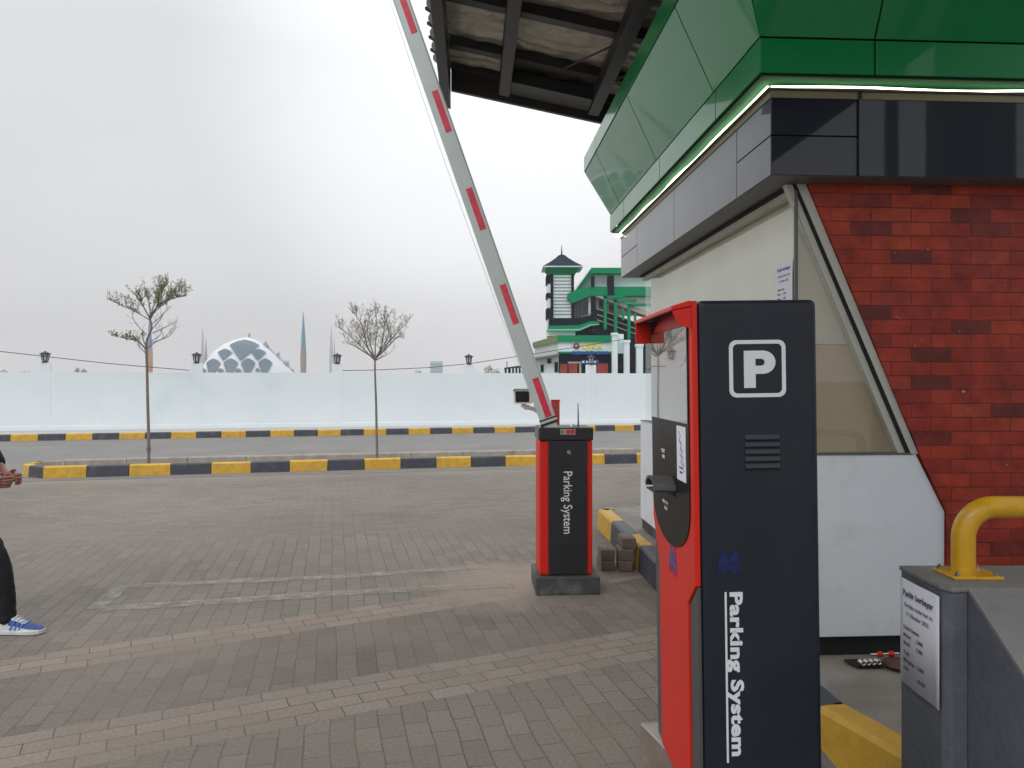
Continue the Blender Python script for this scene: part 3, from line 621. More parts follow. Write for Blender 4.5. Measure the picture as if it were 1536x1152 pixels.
for s_, x, zz, sz, bo in rows: text_mesh('print_line', s_, sz, frameM((x, -.0012, zz), (1, 0, 0), (0, 0, 1)), M_ink, nz_, bo, .0002)

# ================================================================ ISLAND under the booth
isl = [Vector((.98, 7.60, 0)), Vector((.856, 7.48, 0)), Vector((.906, 6.84, 0)), Vector((.945, 6.25, 0)), Vector((.985, 5.82, 0)), Vector((1.017, 5.32, 0)), Vector((1.205, 2.95, 0)), Vector((1.40, 2.42, 0)), Vector((1.7, 2.2, 0))]
M_isl = mat('worn_concrete', (.25, .225, .195), .85, .2, 4, .35, 50, stain=(.36, .34, .31), stain_scale=3, stain_amt=.6)
top = [Vector((p.x+.10, p.y, IH-.008)) for p in isl]+[Vector((6, 2.2, IH-.008)), Vector((6, 8.2, IH-.008)), Vector((1.4, 7.7, IH-.008))]
b = MB(); n_ = len(top); tt = mathutils.geometry.tessellate_polygon([top]); b.add(top+[Vector((p.x, p.y, 0)) for p in top], [tuple(t) for t in tt]+[(i, (i+1) % n_, n_+(i+1) % n_, n_+i) for i in range(n_)])
tag(b.build('island_pavement', M_isl), kind='structure')
rt = thing('island_kerb', isl[0], 0, 'yellow and black painted kerb of the island carrying the booth', 'kerb')
def kb(a, c, m, h=IH, t=.13):
    d = (c-a).normalized(); n = Vector((-d.y, d.x, 0)); a = a+d*.003; c = c-d*.003
    MB().prism([a, a+Vector((0, 0, h-.02))+n*.012, a+n*.03+Vector((0, 0, h)), a+n*t+Vector((0, 0, h)), a+n*t], c-a).build('kerb_block', m, rt, world=True, bevel=.005, seg=2)
bnd = [isl[1], isl[2], isl[3], isl[4], isl[5]]
kb(isl[0], isl[1], M_conc)
for i, m_ in zip(range(4), (M_yel, M_blk, M_yel, M_blk)): kb(bnd[i], bnd[i+1], m_)
q = isl[6]-isl[5]; cuts = [0, .25, .5, .75, 1.0]
for i, m_ in zip(range(4), (M_blk, M_yel, M_yel, M_blk)): kb(isl[5]+q*cuts[i], isl[5]+q*cuts[i+1], m_)
kb(isl[6], isl[7], M_yel); kb(isl[7], isl[8], M_blk)

# ================================================================ CANOPY ROOF
AX = math.atan(-.20)
RX, RY = -.571, 7.2
roof = thing('canopy_roof', (RX, RY, 0), BR, 'dark steel framed canopy roof with tile-profile sheeting over the booth', 'canopy')
# local: x to the right along the slope plane (falls .2 per metre), y into the scene (0 = far end), z height
ZB = 4.30
def slope(x): return ZB-.198*x
def sbox(b, x0, x1, y0, y1, dz0, dz1):
    b.add([(x0, y0, slope(x0)+dz0), (x1, y0, slope(x1)+dz0), (x1, y1, slope(x1)+dz0), (x0, y1, slope(x0)+dz0), (x0, y0, slope(x0)+dz1), (x1, y0, slope(x1)+dz1), (x1, y1, slope(x1)+dz1), (x0, y1, slope(x0)+dz1)],
          [(3, 2, 1, 0), (4, 5, 6, 7), (0, 1, 5, 4), (1, 2, 6, 5), (2, 3, 7, 6), (3, 0, 4, 7)])
YN = -8.6; XE = 3.3
b = MB(); sbox(b, -.02, XE, -.05, 0, 0, .20); b.build('end_beam', mat('brown_black_steel', (.06, .052, .048), .5, .2, 5), roof, bevel=.004)
b = MB(); sbox(b, -.115, -.025, YN, .03, -.16, .20); b.build('edge_beam', M_steelblk, roof, bevel=.004)
for x in (.44, 1.30, 2.2, 3.1):
    b = MB(); sbox(b, x, x+.10, YN, -.125, .02, .16); b.build('rafter', M_steelblk, roof, bevel=.004)
b = MB(); sbox(b, -.02, XE, -.02, -.002, .2005, .345); b.build('end_closure', M_steelblk, roof)
ys = [-.14, -.62, -1.45, -2.25, -3.05, -3.85, -4.65, -5.45, -6.25, -7.05, -7.85]
for y in ys:
    b = MB(); sbox(b, -.02, XE, y-.05, y+.05, .165, .255); b.build('purlin', M_steelblk, roof, bevel=.003)
b = MB(); sbox(b, .545, 1.295, -.42, -.13, .05, .16); b.build('gusset_plate', M_steelblk, roof)
b = MB(); b.tube([(.98, -.75, slope(.98)+.13), (1.30, -1.35, slope(1.3)+.13)], .009, 6); b.build('tie_rod', M_steelblk, roof)
b = MB(); b.tube([(1.42, -.75, slope(1.42)+.13), (1.9, -1.5, slope(1.9)+.13)], .009, 6); b.build('tie_rod', M_steelblk, roof)
# foil insulation under the sheets
M_foil = mat('foil_insulation', (.52, .49, .43), .38, .25, 5, 1.0, 16, metal=.35, stain=(.16, .14, .12), stain_scale=4, stain_amt=.85)
def wavy(b, x0, x1, nx, y0, y1, ny, f):
    vs = []; 
    for j in range(ny+1):
        for i in range(nx+1):
            x = x0+(x1-x0)*i/nx; y = y0+(y1-y0)*j/ny; vs.append((x, y, f(x, y)))
    b.add(vs, [(j*(nx+1)+i, j*(nx+1)+i+1, (j+1)*(nx+1)+i+1, (j+1)*(nx+1)+i) for j in range(ny) for i in range(nx)], True)
def foilz(x, y):
    sag = abs(math.sin((y+.62)/.8*math.pi)); wr_ = .006*math.sin(y*43+3*math.sin(x*5))+.004*math.sin(y*91+x*17)+.005*math.sin(x*29+y*3.1)
    return slope(x)+.262-.05*sag*(.6+.4*math.sin(x*3.3+1))+wr_
b = MB(); wavy(b, -.03, XE, 60, YN, .0, 420, foilz); b.build('insulation', M_foil, roof, fix=False)
def tilez(x, y):
    t = ((y) / .26) % 1.0
    return slope(x)+.335-.05*t*t+.012*math.sin(x*40)
b = MB(); wavy(b, -.10, XE+.1, 84, YN-.1, .12, 420, tilez)
so_ = b.build('roof_sheet', mat('white_backed_sheet', (.62, .64, .66), .5, .08, 6), roof, fix=False); sm_ = so_.modifiers.new('solid', 'SOLIDIFY'); sm_.thickness = .006
M_tab = bpy.data.materials['white_backed_sheet']
tb1 = MB(); tb2 = MB(); k = 0
while .10-.26*k > YN:
    y = .10-.26*k; zz = slope(-.15)+.24
    pts = [(-.10, y-.012, zz+.03)]+[(-.112-.085*math.sin(math.pi*(j+.5)/9)**.55, y-.014-.232*(j+.5)/9, zz+.03+.03*(j/9)) for j in range(9)]+[(-.10, y-.25, zz+.06)]
    tb1.prism(pts, (0, 0, .012))
    tb2.prism([(-.10, y-.252, zz-.01), (-.215, y-.262, zz+.055), (-.215, y-.268, zz+.075), (-.10, y-.292, zz+.08)], (0, -.010, 0)); k += 1
tb1.build('eave_tiles', M_tab, roof); tb2.build('eave_laps', M_steelblk, roof)
b = MB(); sbox(b, -.10, XE+.1, YN-.1, .1, .35, .39); b.build('roof_deck', M_steelblk, roof)
for (x, y) in ((3.05, -1.2), (3.05, -8.2)):
    b = MB(); b.box(x-.06, y-.06, 0.0, x+.06, y+.06, slope(x)+.02) if y < -5 else b.box(x-.06, y-.06, 3.53, x+.06, y+.06, slope(x)+.02)
    b.build('column', M_steelblk, roof)

for x, y, w_, l in ((5.87, -3.0, .17, 'added unseen narrow dark mast mirrored in the glossy booth fascia'), (6.75, -3.0, .75, 'added unseen broad dark shape mirrored in the glossy booth fascia'), (7.6, -3.1, .26, 'tall dark mast added unseen to be mirrored at the right end of the booth fascia')):  # dark shapes out of view, added for their bands in the fascia's reflection
    t_ = thing('reflection_upright', (x, y, 0), .1, l, 'upright'); MB().prism([(-w_/2, 0, 0), (w_/2, 0, 0), (w_/2*.8, 0, 8.5), (-w_/2*.8, 0, 8.5)], (0, w_*.6, 0)).build('shaft', M_steelblk, t_, bevel=.01); MB().box(-w_/2-.08, -.08, 0, w_/2+.08, w_*.6+.08, .06).build('foot_plate', M_steelblk, t_)
# ================================================================ BARRIER GATE
bw, bd = .376, .30
g0 = G(807, 884); g0 = Vector(((809.5-CX)/F*5.16, 5.2, 0))
bar = thing('barrier_gate', g0, BR, 'red and black boom barrier cabinet with its striped boom raised', 'barrier')
b = MB(); b.box(-.03, -.055, 0, bw+.045, bd+.05, .125); b.build('base', M_basegrey, bar, bevel=.008)
H0, H1, H2 = .127, 1.073, 1.165
MB().box(0, 0, H0, bw, bd, H1).build('cabinet', M_red, bar, bevel=.012, seg=3)
MB().box(.066, -.010, H0+.004, bw-.040, .0, H1).build('door', M_char, bar, bevel=.004)
MB().box(.0585, -.006, H0+.002, .0655, .0, H1).build('door_edge', mat('dark_red_edge', (.32, .01, .008), .4, .05), bar)
MB().box(bw-.0395, -.006, H0+.002, bw-.033, .0, H1).build('door_edge', mat('dark_red_edge', (.32, .01, .008), .4, .05), bar)
b = MB(); b.box(-.004, -.016, H1+.001, bw+.004, bd+.004, H2); b.build('hood', [M_char], bar, bevel=.010, seg=3)
MB().box(-.007, -.004, H1+.006, -.0045, bd, H2-.01).build('hood_lit_side', M_soffit, bar)  # grey sheet paints the light on the hood's left side
MB().box(.145, -.0185, H1+.043, .252, -.0165, H1+.083).build('name_plate', M_steel, bar)
text_mesh('plate_print', 'P', .030, frameM((.152, -.0192, H1+.051), (1, 0, 0), (0, 0, 1)), M_ink, bar, .0012, .0003)
MB().box(.190, -.0193, H1+.049, .215, -.0187, H1+.077).build('plate_print', M_red, bar); MB().box(.219, -.0193, H1+.049, .246, -.0187, H1+.077).build('plate_print', M_red, bar)
b = MB(); b.tube([(.205, -.011, H1-.08), (.205, -.020, H1-.08)], .013, 14); b.tube([(.205, -.020, H1-.08), (.205, -.024, H1-.08)], .008, 12); b.tube([(.212, -.024, H1-.083), (.222, -.024, H1-.10)], .0025, 5); b.build('lock', M_steel, bar)
text_mesh('lettering', 'Parking System', .088, frameM((.170, -.0125, .862), (0, 0, -1), (1, 0, 0)), M_wht, bar, .0004, .0006, xs=.83)
# red side writing (faint)
# boom: runs up and to the left; plane in front of the cabinet's hood line
A = P(826, 641, 5.24); dirb = (P(602, 0, 5.24)-A).normalized(); A = A-dirb*.03
side = Vector((dirb.z, 0, -dirb.x)).normalized()
LB = 4.2
boomM = frameM(A+Vector((0, .01, 0)), side, dirb)     # local x across, y along, z towards +? 
arm = MB(); hw = .058
prof = [(-hw, -.02), (-hw, .02), (-hw+.012, .026), (hw-.012, .026), (hw, .02), (hw, -.02), (hw-.012, -.026), (-hw+.012, -.026)]
pts = [boomM @ Vector((x, .05, zz)) for x, zz in prof]; arm.prism(pts, dirb*LB)
boom = arm.build('boom', M_alu, bar, world=True, bevel=.002)
# find which local z faces the camera
zdir = (boomM.to_3x3() @ Vector((0, 0, 1))); zs_ = -1 if zdir.y > 0 else 1
for ln in [ (568, 626), (428, 487), (284, 346), (138, 200), (-8, 52), (-152, -92), (-300, -240), (-450, -390)]:
    s1 = (641-ln[1])/ (641/ (P(602, 0, 5.24)-P(826, 641, 5.24)).length)+.03; s0_ = (641-ln[0])/(641/(P(602, 0, 5.24)-P(826, 641, 5.24)).length)+.03
    if s0_ > LB: break
    pp = [boomM @ Vector((x, s_, zs_*.0265)) for x, s_ in ((-.012, s1), (.034, s1), (.034, s0_), (-.012, s0_))]
    MB().prism(pp, (boomM.to_3x3() @ Vector((0, 0, zs_*.0008)))).build('reflector', M_tape, boom, world=True)
    boomc = bpy.data.objects[boom.name].children[-1] if boom.children else None
for s_, m_, hh in ((.062, M_char, .008), (.080, M_alu, .008), (.094, M_char, .006)):
    q_ = [boomM @ Vector((x, s_-hh, zz)) for x, zz in ((-hw-.004, -.030), (-hw-.004, .030), (hw+.004, .030), (hw+.004, -.030))]
    MB().prism(q_, dirb*2*hh).build('boom_clamp', m_, bar, world=True)
q_ = [boomM @ Vector((x, .0, zz)) for x, zz in ((-.05, -.024), (-.05, .024), (.05, .024), (.05, -.024))]
MB().prism(q_, dirb*.06).build('boom_socket', M_alu, bar, world=True, bevel=.004)
# fine cord along the boom's upper edge
c0 = boomM @ Vector((-hw-.004, .3, 0)); c1 = boomM @ Vector((-hw-.03, 2.2, 0)); c2 = boomM @ Vector((-hw-.004, LB, 0))
MB().tube(smooth([c0, c1, c2], 8), .0022, 4).build('guy_wire', M_alu, bar, world=True)
MB().tube([P(867.5, 641, 5.35), P(867, 605, 5.35)], [.006, .003], 6).build('antenna', M_iron, bar, world=True)
b = MB(); b.lathe((.245, .1, H2), [(.02, 0), (.02, .008), (.012, .016)], 12); b.build('hood_knob', M_steel, bar)
# fixed parts of boom: correct parenting of reflectors (built in world space)
# red post with the camera
rp = P(833, 640, 6.15); M_postred = mat('red_post_paint', (.50, .06, .045), .5, .12, 12)
post = thing('red_post', (rp.x, rp.y, 0), 0, 'short square red post standing behind the barrier cabinet', 'post')
MB().box(-.034, -.034, 0, .034, .034, 1.5-(600-570)/F*6.15).build('post_body', M_postred, post, bevel=.006)
MB().box(-.037, -.037, 1.5-(600-570)/F*6.15-.012, .037, .037, 1.5-(600-570)/F*6.15+.003).build('post_cap', M_red, post, bevel=.003)
M_cctv = mat('cctv_white', (.78, .80, .80), .4, .04, 8)
cc = P(784, 595, 6.0)
cam_ = thing('security_camera', cc, R(-6), 'white security camera on a bracket left of the raised boom', 'security camera')
def rr(w_, h_, r_=.02, n=4):
    o_ = []
    for cx_, cz_, a in ((w_/2-r_, h_/2-r_, 0), (-w_/2+r_, h_/2-r_, 90), (-w_/2+r_, -h_/2+r_, 180), (w_/2-r_, -h_/2+r_, 270)):
        for i in range(n+1): t = R(a+90*i/n); o_.append((cx_+r_*math.cos(t), cz_+r_*math.sin(t)))
    return o_
b = MB(); b.prism([(x, -.03, zz) for x, zz in rr(.145, .115, .018)], (0, .28, 0)); b.build('housing', M_cctv, cam_, bevel=.003)
MB().prism([(-.080, -.055, .048), (-.062, -.055, .068), (.062, -.055, .068), (.080, -.055, .048), (.076, -.055, .045), (.060, -.055, .062), (-.060, -.055, .062), (-.076, -.055, .045)], (0, .32, 0)).build('sun_shield', M_cctv, cam_)
MB().prism([(x, -.034, zz) for x, zz in rr(.112, .088, .008)], (0, .004, 0)).build('lens_window', M_seam, cam_)
b = MB(); b.tube([(0, .09, -.056), (0, .09, -.090)], [.02, .024], 12); b.tube(smooth([Vector((0, .09, -.085)), Vector((.05, .10, -.095)), Vector((.12, .13, -.12)), Vector((.245, .20, -.17))]), .017, 8); b.lathe((.03, .09, -.1), [(.012, -.01), (.03, 0), (.03, .02), (.01, .03)], 12); b.build('bracket', M_cctv, cam_)
b = MB(); b.tube(smooth([Vector((.06, .2, -.01)), Vector((.10, .2, -.06)), Vector((.07, .19, -.10)), Vector((.10, .17, -.14))]), .004, 6); b.build('cable', M_cctv, cam_)

# loose pavers beside the island
def paver(px, pyb, Z, zb, rot, label):
    c = P(px, 0, Z); r = thing('paving_block', (c.x, Z, zb), rot, label, 'paving block', 'loose paving blocks by the island kerb')
    b = MB(); b.box(-.055, 0, .0005, .055, .205, .0845); b.build('block', M_brickp, r, bevel=.008, seg=2)
# depth 5.8
for (px, Zz, zb, ro, lb_) in ((912, 5.80, 0, .05, 'brown paving block at the bottom left of the small pile'), (912, 5.80, .085, .02, 'brown paving block on top of the left pair in the pile'),
                              (938.5, 5.78, 0, -.04, 'brown paving block at the bottom right of the small pile'), (939, 5.79, .085, -.02, 'brown paving block in the middle of the right column of the pile'),
                              (944, 5.82, .17, .03, 'brown paving block crowning the small pile')):
    paver(px, 0, Zz, zb, ro, lb_)
# ================================================================ KIOSK
KZ = .37; kt = 1.335; kw, kd = .3115, .475
kp = thing('kiosk_plinth', (.5, 2.1, 0), 0, 'low brown concrete plinth under the parking ticket machine', 'plinth')
MB().prism([(.423, 2.445, 0), (.503, 2.155, 0), (.63, 1.70, 0), (.95, 1.70, 0), (.95, 2.5, 0)], (0, 0, KZ-.012)).build('concrete_block', M_plinth, kp, world=True)
b = MB(); b.prism([(.423, 2.445, KZ-.012), (.503, 2.155, KZ-.012), (.63, 1.70, KZ-.012), (.95, 1.70, KZ-.012), (.95, 2.5, KZ-.012)], (0, 0, .012)); b.build('top_slab', M_conc, kp, world=True, bevel=.006)
ki = thing('ticket_machine', (.476+.0186, 1.9, KZ), BR*.6, 'tall navy and red parking ticket machine in the foreground', 'ticket machine', ry=R(-.8))
b = MB(); b.box(.0, 0, .0005, kw, kd, kt); b.build('cabinet', M_navy, ki, bevel=.016, seg=4)
# red front plate (on the side x<0)
T_ = .016
def FP(y, zz, x=-T_): return Vector((x, y, zz))
red = [(.0, kt-.001), (.0, .60), (.075, .535), (.075, .0015), (kd-.075, .0015), (kd-.075, .57), (kd, .70), (kd, kt-.001)]
red = [(y if y not in (0, ) else .001, z_) for y, z_ in red]
MB().prism([FP(y, z_) for y, z_ in red], (T_-.0005, 0, 0)).build('front_plate', M_red, ki, bevel=.003)
lo = [(.001, .0015), (.001, .597), (.0735, .533), (.0735, .0015)]
MB().prism([FP(y, z_, -.010) for y, z_ in lo], (.0095, 0, 0)).build('side_strip', M_grey_en, ki, bevel=.002)
lo2 = [(kd-.001, .0015), (kd-.001, .698), (kd-.0735, .568), (kd-.0735, .0015)]
MB().prism([FP(y, z_, -.010) for y, z_ in lo2], (.0095, 0, 0)).build('side_strip', M_grey_en, ki, bevel=.002)
# black glass panel, U-shaped foot
ya, yb = .032, kd-.012; pts = [(ya, 1.275), (ya, .80)]; yc = (ya+yb)/2; hwid = (yb-ya)/2
for i in range(1, 20):
    a = math.pi*i/20; pts.append((yc-hwid*math.cos(a), .80-.145*math.sin(a)**.8))
pts += [(yb, .80), (yb, 1.275)]
MB().prism([FP(y, z_, -T_-.003) for y, z_ in pts], (.0028, 0, 0)).build('glass_panel', M_panel, ki)
MB().prism([FP(y, z_, -T_-.0045) for y, z_ in ((ya+.006, 1.015), (yb-.006, 1.015), (yb-.006, 1.272), (ya+.006, 1.272))], (.0014, 0, 0)).build('screen', M_blackglass, ki)
# hood
b = MB(); b.prism([(-.068, -.001, kt-.014), (-.068, -.001, kt-.026), (-T_, -.001, kt-.016), (-T_, -.001, kt), (-.02, -.001, kt)], (0, kd, 0)); b.build('hood', M_red, ki, bevel=.003)
MB().prism([(-.066, .006, kt-.0275), (-.066, .006, kt-.0265), (-.017, .006, kt-.0165), (-.017, .006, kt-.0175)], (0, kd-.015, 0)).build('hood_shade_plate', M_seam, ki)  # black plate paints the shade under the hood
ck = [(-.064, kt-.03), (-.055, kt-.05), (-.040, kt-.066), (-.017, kt-.072), (-.017, kt-.018), (-.066, kt-.0265)]
MB().prism([(x, .0, zz) for x, zz in ck], (0, .006, 0)).build('hood_cheek', M_red, ki)
ck2 = [(-.066, kt-.0265), (-.066, kt-.088), (-.017, kt-.088), (-.017, kt-.018)]
MB().prism([(x, kd-.009, zz) for x, zz in ck2], (0, .006, 0)).build('hood_cheek', M_red, ki)
b = MB(); arc = []
for i in range(9):
    a = math.pi/2*i/8; arc.append((-.0205, kd-.01-.16*(1-math.cos(a))*1.0, kt-.088+.062*math.sin(a)))
arc2 = arc+[(-.0205, kd-.01, kt-.02)]
MB().prism(arc2, (.0025, 0, 0)).build('hood_infill', M_seam, ki)
# ticket chute
b = MB(); prof = []
for i in range(13):
    a = math.pi*(i/12); prof.append((math.cos(a), math.sin(a)))
yc_, zc_ = .225, .832
o1 = [(-.0195, yc_+.058*c_, zc_-.012+.034*s_) for c_, s_ in prof]; i1 = [(-.0195, yc_+.050*c_, zc_-.012+.026*s_) for c_, s_ in prof][::-1]
b.prism(o1+i1, (-.062, 0, .004)); b.build('ticket_chute', M_grey_en, ki)
MB().box(-.0208, yc_-.05, zc_-.03, -.0192, yc_+.05, zc_+.01).build('ticket_slot', M_seam, ki)
MB().box(-.0800, yc_-.05, zc_-.018, -.0196, yc_+.05, zc_-.013).build('ticket_tray', M_grey_en, ki)
# sticker
MB().box(-.0205, .060, .857, -.0192, .150, 1.005).build('sticker', M_paper, ki)
b = MB()
for k, (yy, zz) in enumerate(((.128, .99), (.12, .965), (.108, .95), (.115, .93), (.095, .915))):
    b.tube([(-.0209, yy, zz), (-.0209, yy-.02, zz-.012), (-.0209, yy-.008, zz-.024), (-.0209, yy-.03, zz-.03)], .0012, 4)
b.build('sticker_print', M_ink2, ki)
MB().box(-.0211, .088, .890, -.0206, .124, .895).build('sticker_print', M_ink, ki); MB().box(-.0211, .092, .877, -.0206, .120, .883).build('sticker_print', M_ink, ki)
for s_, yy, zz, sz in (('TICKET', .335, .915, .014), ('HERE', .325, .898, .014), ('AMBIL TIKET', .33, .765, .013), ('DISINI', .305, .748, .013)):
    text_mesh('panel_lettering', s_, sz, frameM((-.0205, yy, zz), (0, -1, 0), (0, 0, 1)), M_wht, ki, .0004, .0003)
# logos (a blurred angular blue emblem)
def emblem(M, s, m, nm):
    q = [(-1, -1), (-.72, .55), (-.45, 1), (0, .25), (.45, 1), (.72, .55), (1, -1), (.62, -.45), (.35, -1), (0, -.35), (-.35, -1), (-.62, -.45)]
    b = MB(); b.prism([M @ Vector((x*s, y*s, 0)) for x, y in q], (M.to_3x3() @ Vector((0, 0, .0012)))); return b.build(nm, m, ki)
Mk = lambda px, py: Vector(((px-768)/F*1.9-.476, 0, 1.5-(py-570)/F*1.9-KZ))
p_ = Mk(1088, 845); emblem(frameM((p_.x, -.0004, p_.z), (1, 0, 0), (0, 0, 1)), .034, mat('deep_blue_print', (.006, .014, .10), .5, .3, 40), 'emblem')
emblem(frameM((-.0165, kd/2-.01, .615), (0, -1, 0), (0, 0, 1)), .042, mat('blue_on_red_print', (.10, .06, .22), .5, .3, 40), 'emblem')
# P sign
pc = Mk(1135.5, 554); q = 43/F*1.9
o1 = [(pc.x+x, 0, pc.z+zz) for x, zz in rr(2*q, 2*q, .019, 6)]; i1 = [(pc.x+x, 0, pc.z+zz) for x, zz in rr(2*q-.020, 2*q-.020, .012, 6)]
b = MB(); n_ = len(o1)
vs = [Vector((x, -.0014, zz)) for x, y, zz in o1]+[Vector((x, -.0014, zz)) for x, y, zz in i1]+[Vector((x, .0, zz)) for x, y, zz in o1]+[Vector((x, .0, zz)) for x, y, zz in i1]
fs = []
for i in range(n_):
    j = (i+1) % n_; fs += [(i, j, n_+j, n_+i), (i, j, 2*n_+j, 2*n_+i), (n_+i, n_+j, 3*n_+j, 3*n_+i)]
b.add(vs, fs); b.build('sign_frame', M_wht, ki)
def PP(): 
    k = 1.9/F; x0, y0 = 1115, 583
    pts = [(0, 0), (0, 57)]; 
    for i in range(11):
        a = math.pi/2-math.pi*i/10; pts.append((27+21*math.cos(a), 39.5+17.5*math.sin(a)))
    outer = pts+[(18, 22), (18, 0)]; return [((x0-768+x)*k-.476, 1.5-(y0-570-y)*k-KZ) for x, y in outer], k
# P built as stem + bowl with an open counter
k = 1.9/F
def kx(px, py): return ((px-768)*k-.476, 1.5-(py-570)*k-KZ)
b = MB()
s0 = [kx(1115, 583), kx(1132.5, 583), kx(1132.5, 527), kx(1115, 527)]
b.prism([(x, -.0014, zz) for x, zz in s0], (0, .0014, 0))
ou = []; inn = []
for i in range(13):
    a = math.pi/2-math.pi*i/12; ou.append(kx(1144+19*math.cos(a), 544.5-17.5*math.sin(a))); inn.append(kx(1141+5.5*math.cos(a), 544.5-5.2*math.sin(a)))
ou = [kx(1132.5, 527)]+ou+[kx(1132.5, 562)]; inn = [kx(1132.5, 539.3)]+inn+[kx(1132.5, 549.7)]
n_ = len(ou); vs = [(x, -.0014, zz) for x, zz in ou]+[(x, -.0014, zz) for x, zz in inn]+[(x, 0, zz) for x, zz in ou]+[(x, 0, zz) for x, zz in inn]; fs = []
for i in range(n_-1): fs += [(i, i+1, n_+i+1, n_+i), (i, i+1, 2*n_+i+1, 2*n_+i), (n_+i, n_+i+1, 3*n_+i+1, 3*n_+i)]
b.add(vs, fs); b.build('sign_letter', M_wht, ki)
# louvres
for i in range(5):
    x0, z0_ = kx(1115, 657+10.8*i); x1, _ = kx(1167, 0)
    MB().prism([(x0, -.0005, z0_+.006), (x0, -.0075, z0_-.004), (x0, -.0065, z0_-.006), (x0, -.0005, z0_-.007)], (x1-x0, 0, 0)).build('louvre', mat('louvre_enamel', (.05, .055, .075), .4, .05) if i == 0 else bpy.data.materials['louvre_enamel'], ki)
    MB().box(x0, -.0010, z0_-.0125, x1, .0005, z0_-.0072).build('louvre_gap', M_seam, ki)
tx, tz = kx(1089.5, 888)
text_mesh('lettering', 'Parking System', .0445, frameM((tx, -.0009, tz), (0, 0, -1), (1, 0, 0)), M_wht, ki, .0018, .0004, xs=1.47, spacing=1.06)
x0, z0_ = kx(1081, 889); x1, z1_ = kx(1084, 1145)
MB().box(x0, -.0010, z1_, x1, .0, z0_).build('lettering_rule', M_wht, ki)

# ================================================================ GREY BLOCK + YELLOW RAIL
blk = thing('concrete_guard_block', (1.137, 1.93, 0), 0, 'grey painted concrete island nose with a printed notice on its side', 'concrete block')
zt_ = .956
Lf = [(1.135, 2.16), (1.135, 1.955), (1.150, 1.935), (1.19, 1.93)]
b = MB(); b.prism([(x, y, 0) for x, y in Lf]+[(1.19, 2.16, 0)], (0, 0, zt_-.012)); b.build('side_body', M_block, blk, world=True, bevel=.004)
b = MB(); b.prism([(1.1905, .95, 0), (1.1905, 2.16, 0), (1.1905, 2.16, zt_-.012), (1.1905, 1.93, zt_-.012), (1.1905, 1.62, .74), (1.1905, .95, .30)], (2.6, 0, 0)); b.build('ramp_body', M_block, blk, world=True, bevel=.006)
b = MB(); b.prism([(1.130, 2.163, zt_-.0115), (1.130, 1.955, zt_-.0115), (1.147, 1.928, zt_-.0115), (3.79, 1.928, zt_-.0115), (3.79, 2.163, zt_-.0115)], (0, 0, .014)); b.build('top_slab', M_blocktop, blk, world=True, bevel=.004)
b = MB(); b.prism([(1.188, 1.927, zt_-.010), (1.188, 1.62, .743), (1.188, 1.615, .749), (1.188, 1.927, zt_+.0)], (2.6, 0, 0)); b.build('ramp_lit_skin', M_blocktop, blk, world=True)  # lighter skin paints the sky light on the slope
# notice
no = thing('printed_notice', (1.130, 2.150, .63), R(-90)+.0, 'white printed parking notice stuck to the side of the grey block', 'notice')
sh = MB(); nsx = 8
vs = []; fs = []
for i in range(nsx+1):
    x = .205*i/nsx; yy = -.0015-.004*math.sin(i/nsx*math.pi)-(.006*(max(0, i-6)/2)**2); vs += [(x, yy, -.0), (x, yy, .300)]
sh.add(vs, [(2*i, 2*i+2, 2*i+3, 2*i+1) for i in range(nsx)], True); o_ = sh.build('sheet', M_paper, no, fix=False); s_ = o_.modifiers.new('s', 'SOLIDIFY'); s_.thickness = .0006
for s_, x, zz, sz, bo in rows: text_mesh('print_line', s_, sz, frameM((x-.008, -.0070, zz), (1, 0, 0), (0, 0, 1)), M_ink, no, bo, .0002)
gr = thing('guard_rail', (1.2563, 2.06, zt_+.003), 0, 'bent yellow steel pipe rail bolted on top of the grey block', 'guard rail')
rp_ = .0325; top_z = 1.5-(760.5-570)/F*2.06
px0 = (1445-768)/F*2.06; b = MB(); hh = top_z-zt_; br = .085
path = [Vector((px0, 2.06, zt_+.003))]
path.append(Vector((px0, 2.06, top_z-br)))
for i in range(1, 9):
    a = math.pi/2*i/8; path.append(Vector((px0+br*(1-math.cos(a)), 2.06, top_z-br+br*math.sin(a))))
path.append(Vector((px0+1.2, 2.06, top_z)))
for i in range(1, 9):
    a = math.pi/2*i/8; path.append(Vector((px0+1.2+br*math.sin(a), 2.06, top_z-br+br*math.cos(a))))
path.append(Vector((px0+1.2+br, 2.06, zt_+.003)))
b.tube(path, rp_*.93, 24); b.build('pipe', M_pipe, gr, world=True)
for xx in (px0, px0+1.2+br):
    Mx = Matrix.Translation((xx+.008, 2.055, zt_+.003))
    MB().box(-.068, -.055, 0, .068, .055, .008, Mx).build('base_plate', M_pipe, gr, world=True, bevel=.002)
    for sx_, sy_ in ((-1, -1), (1, -1), (-1, 1), (1, 1)):
        MB().lathe((xx+.008+.053*sx_, 2.055+.042*sy_, zt_+.011), [(.008, 0), (.008, .006), (.004, .007), (.004, .012)], 6, False).build('bolt', M_steel, gr, world=True)

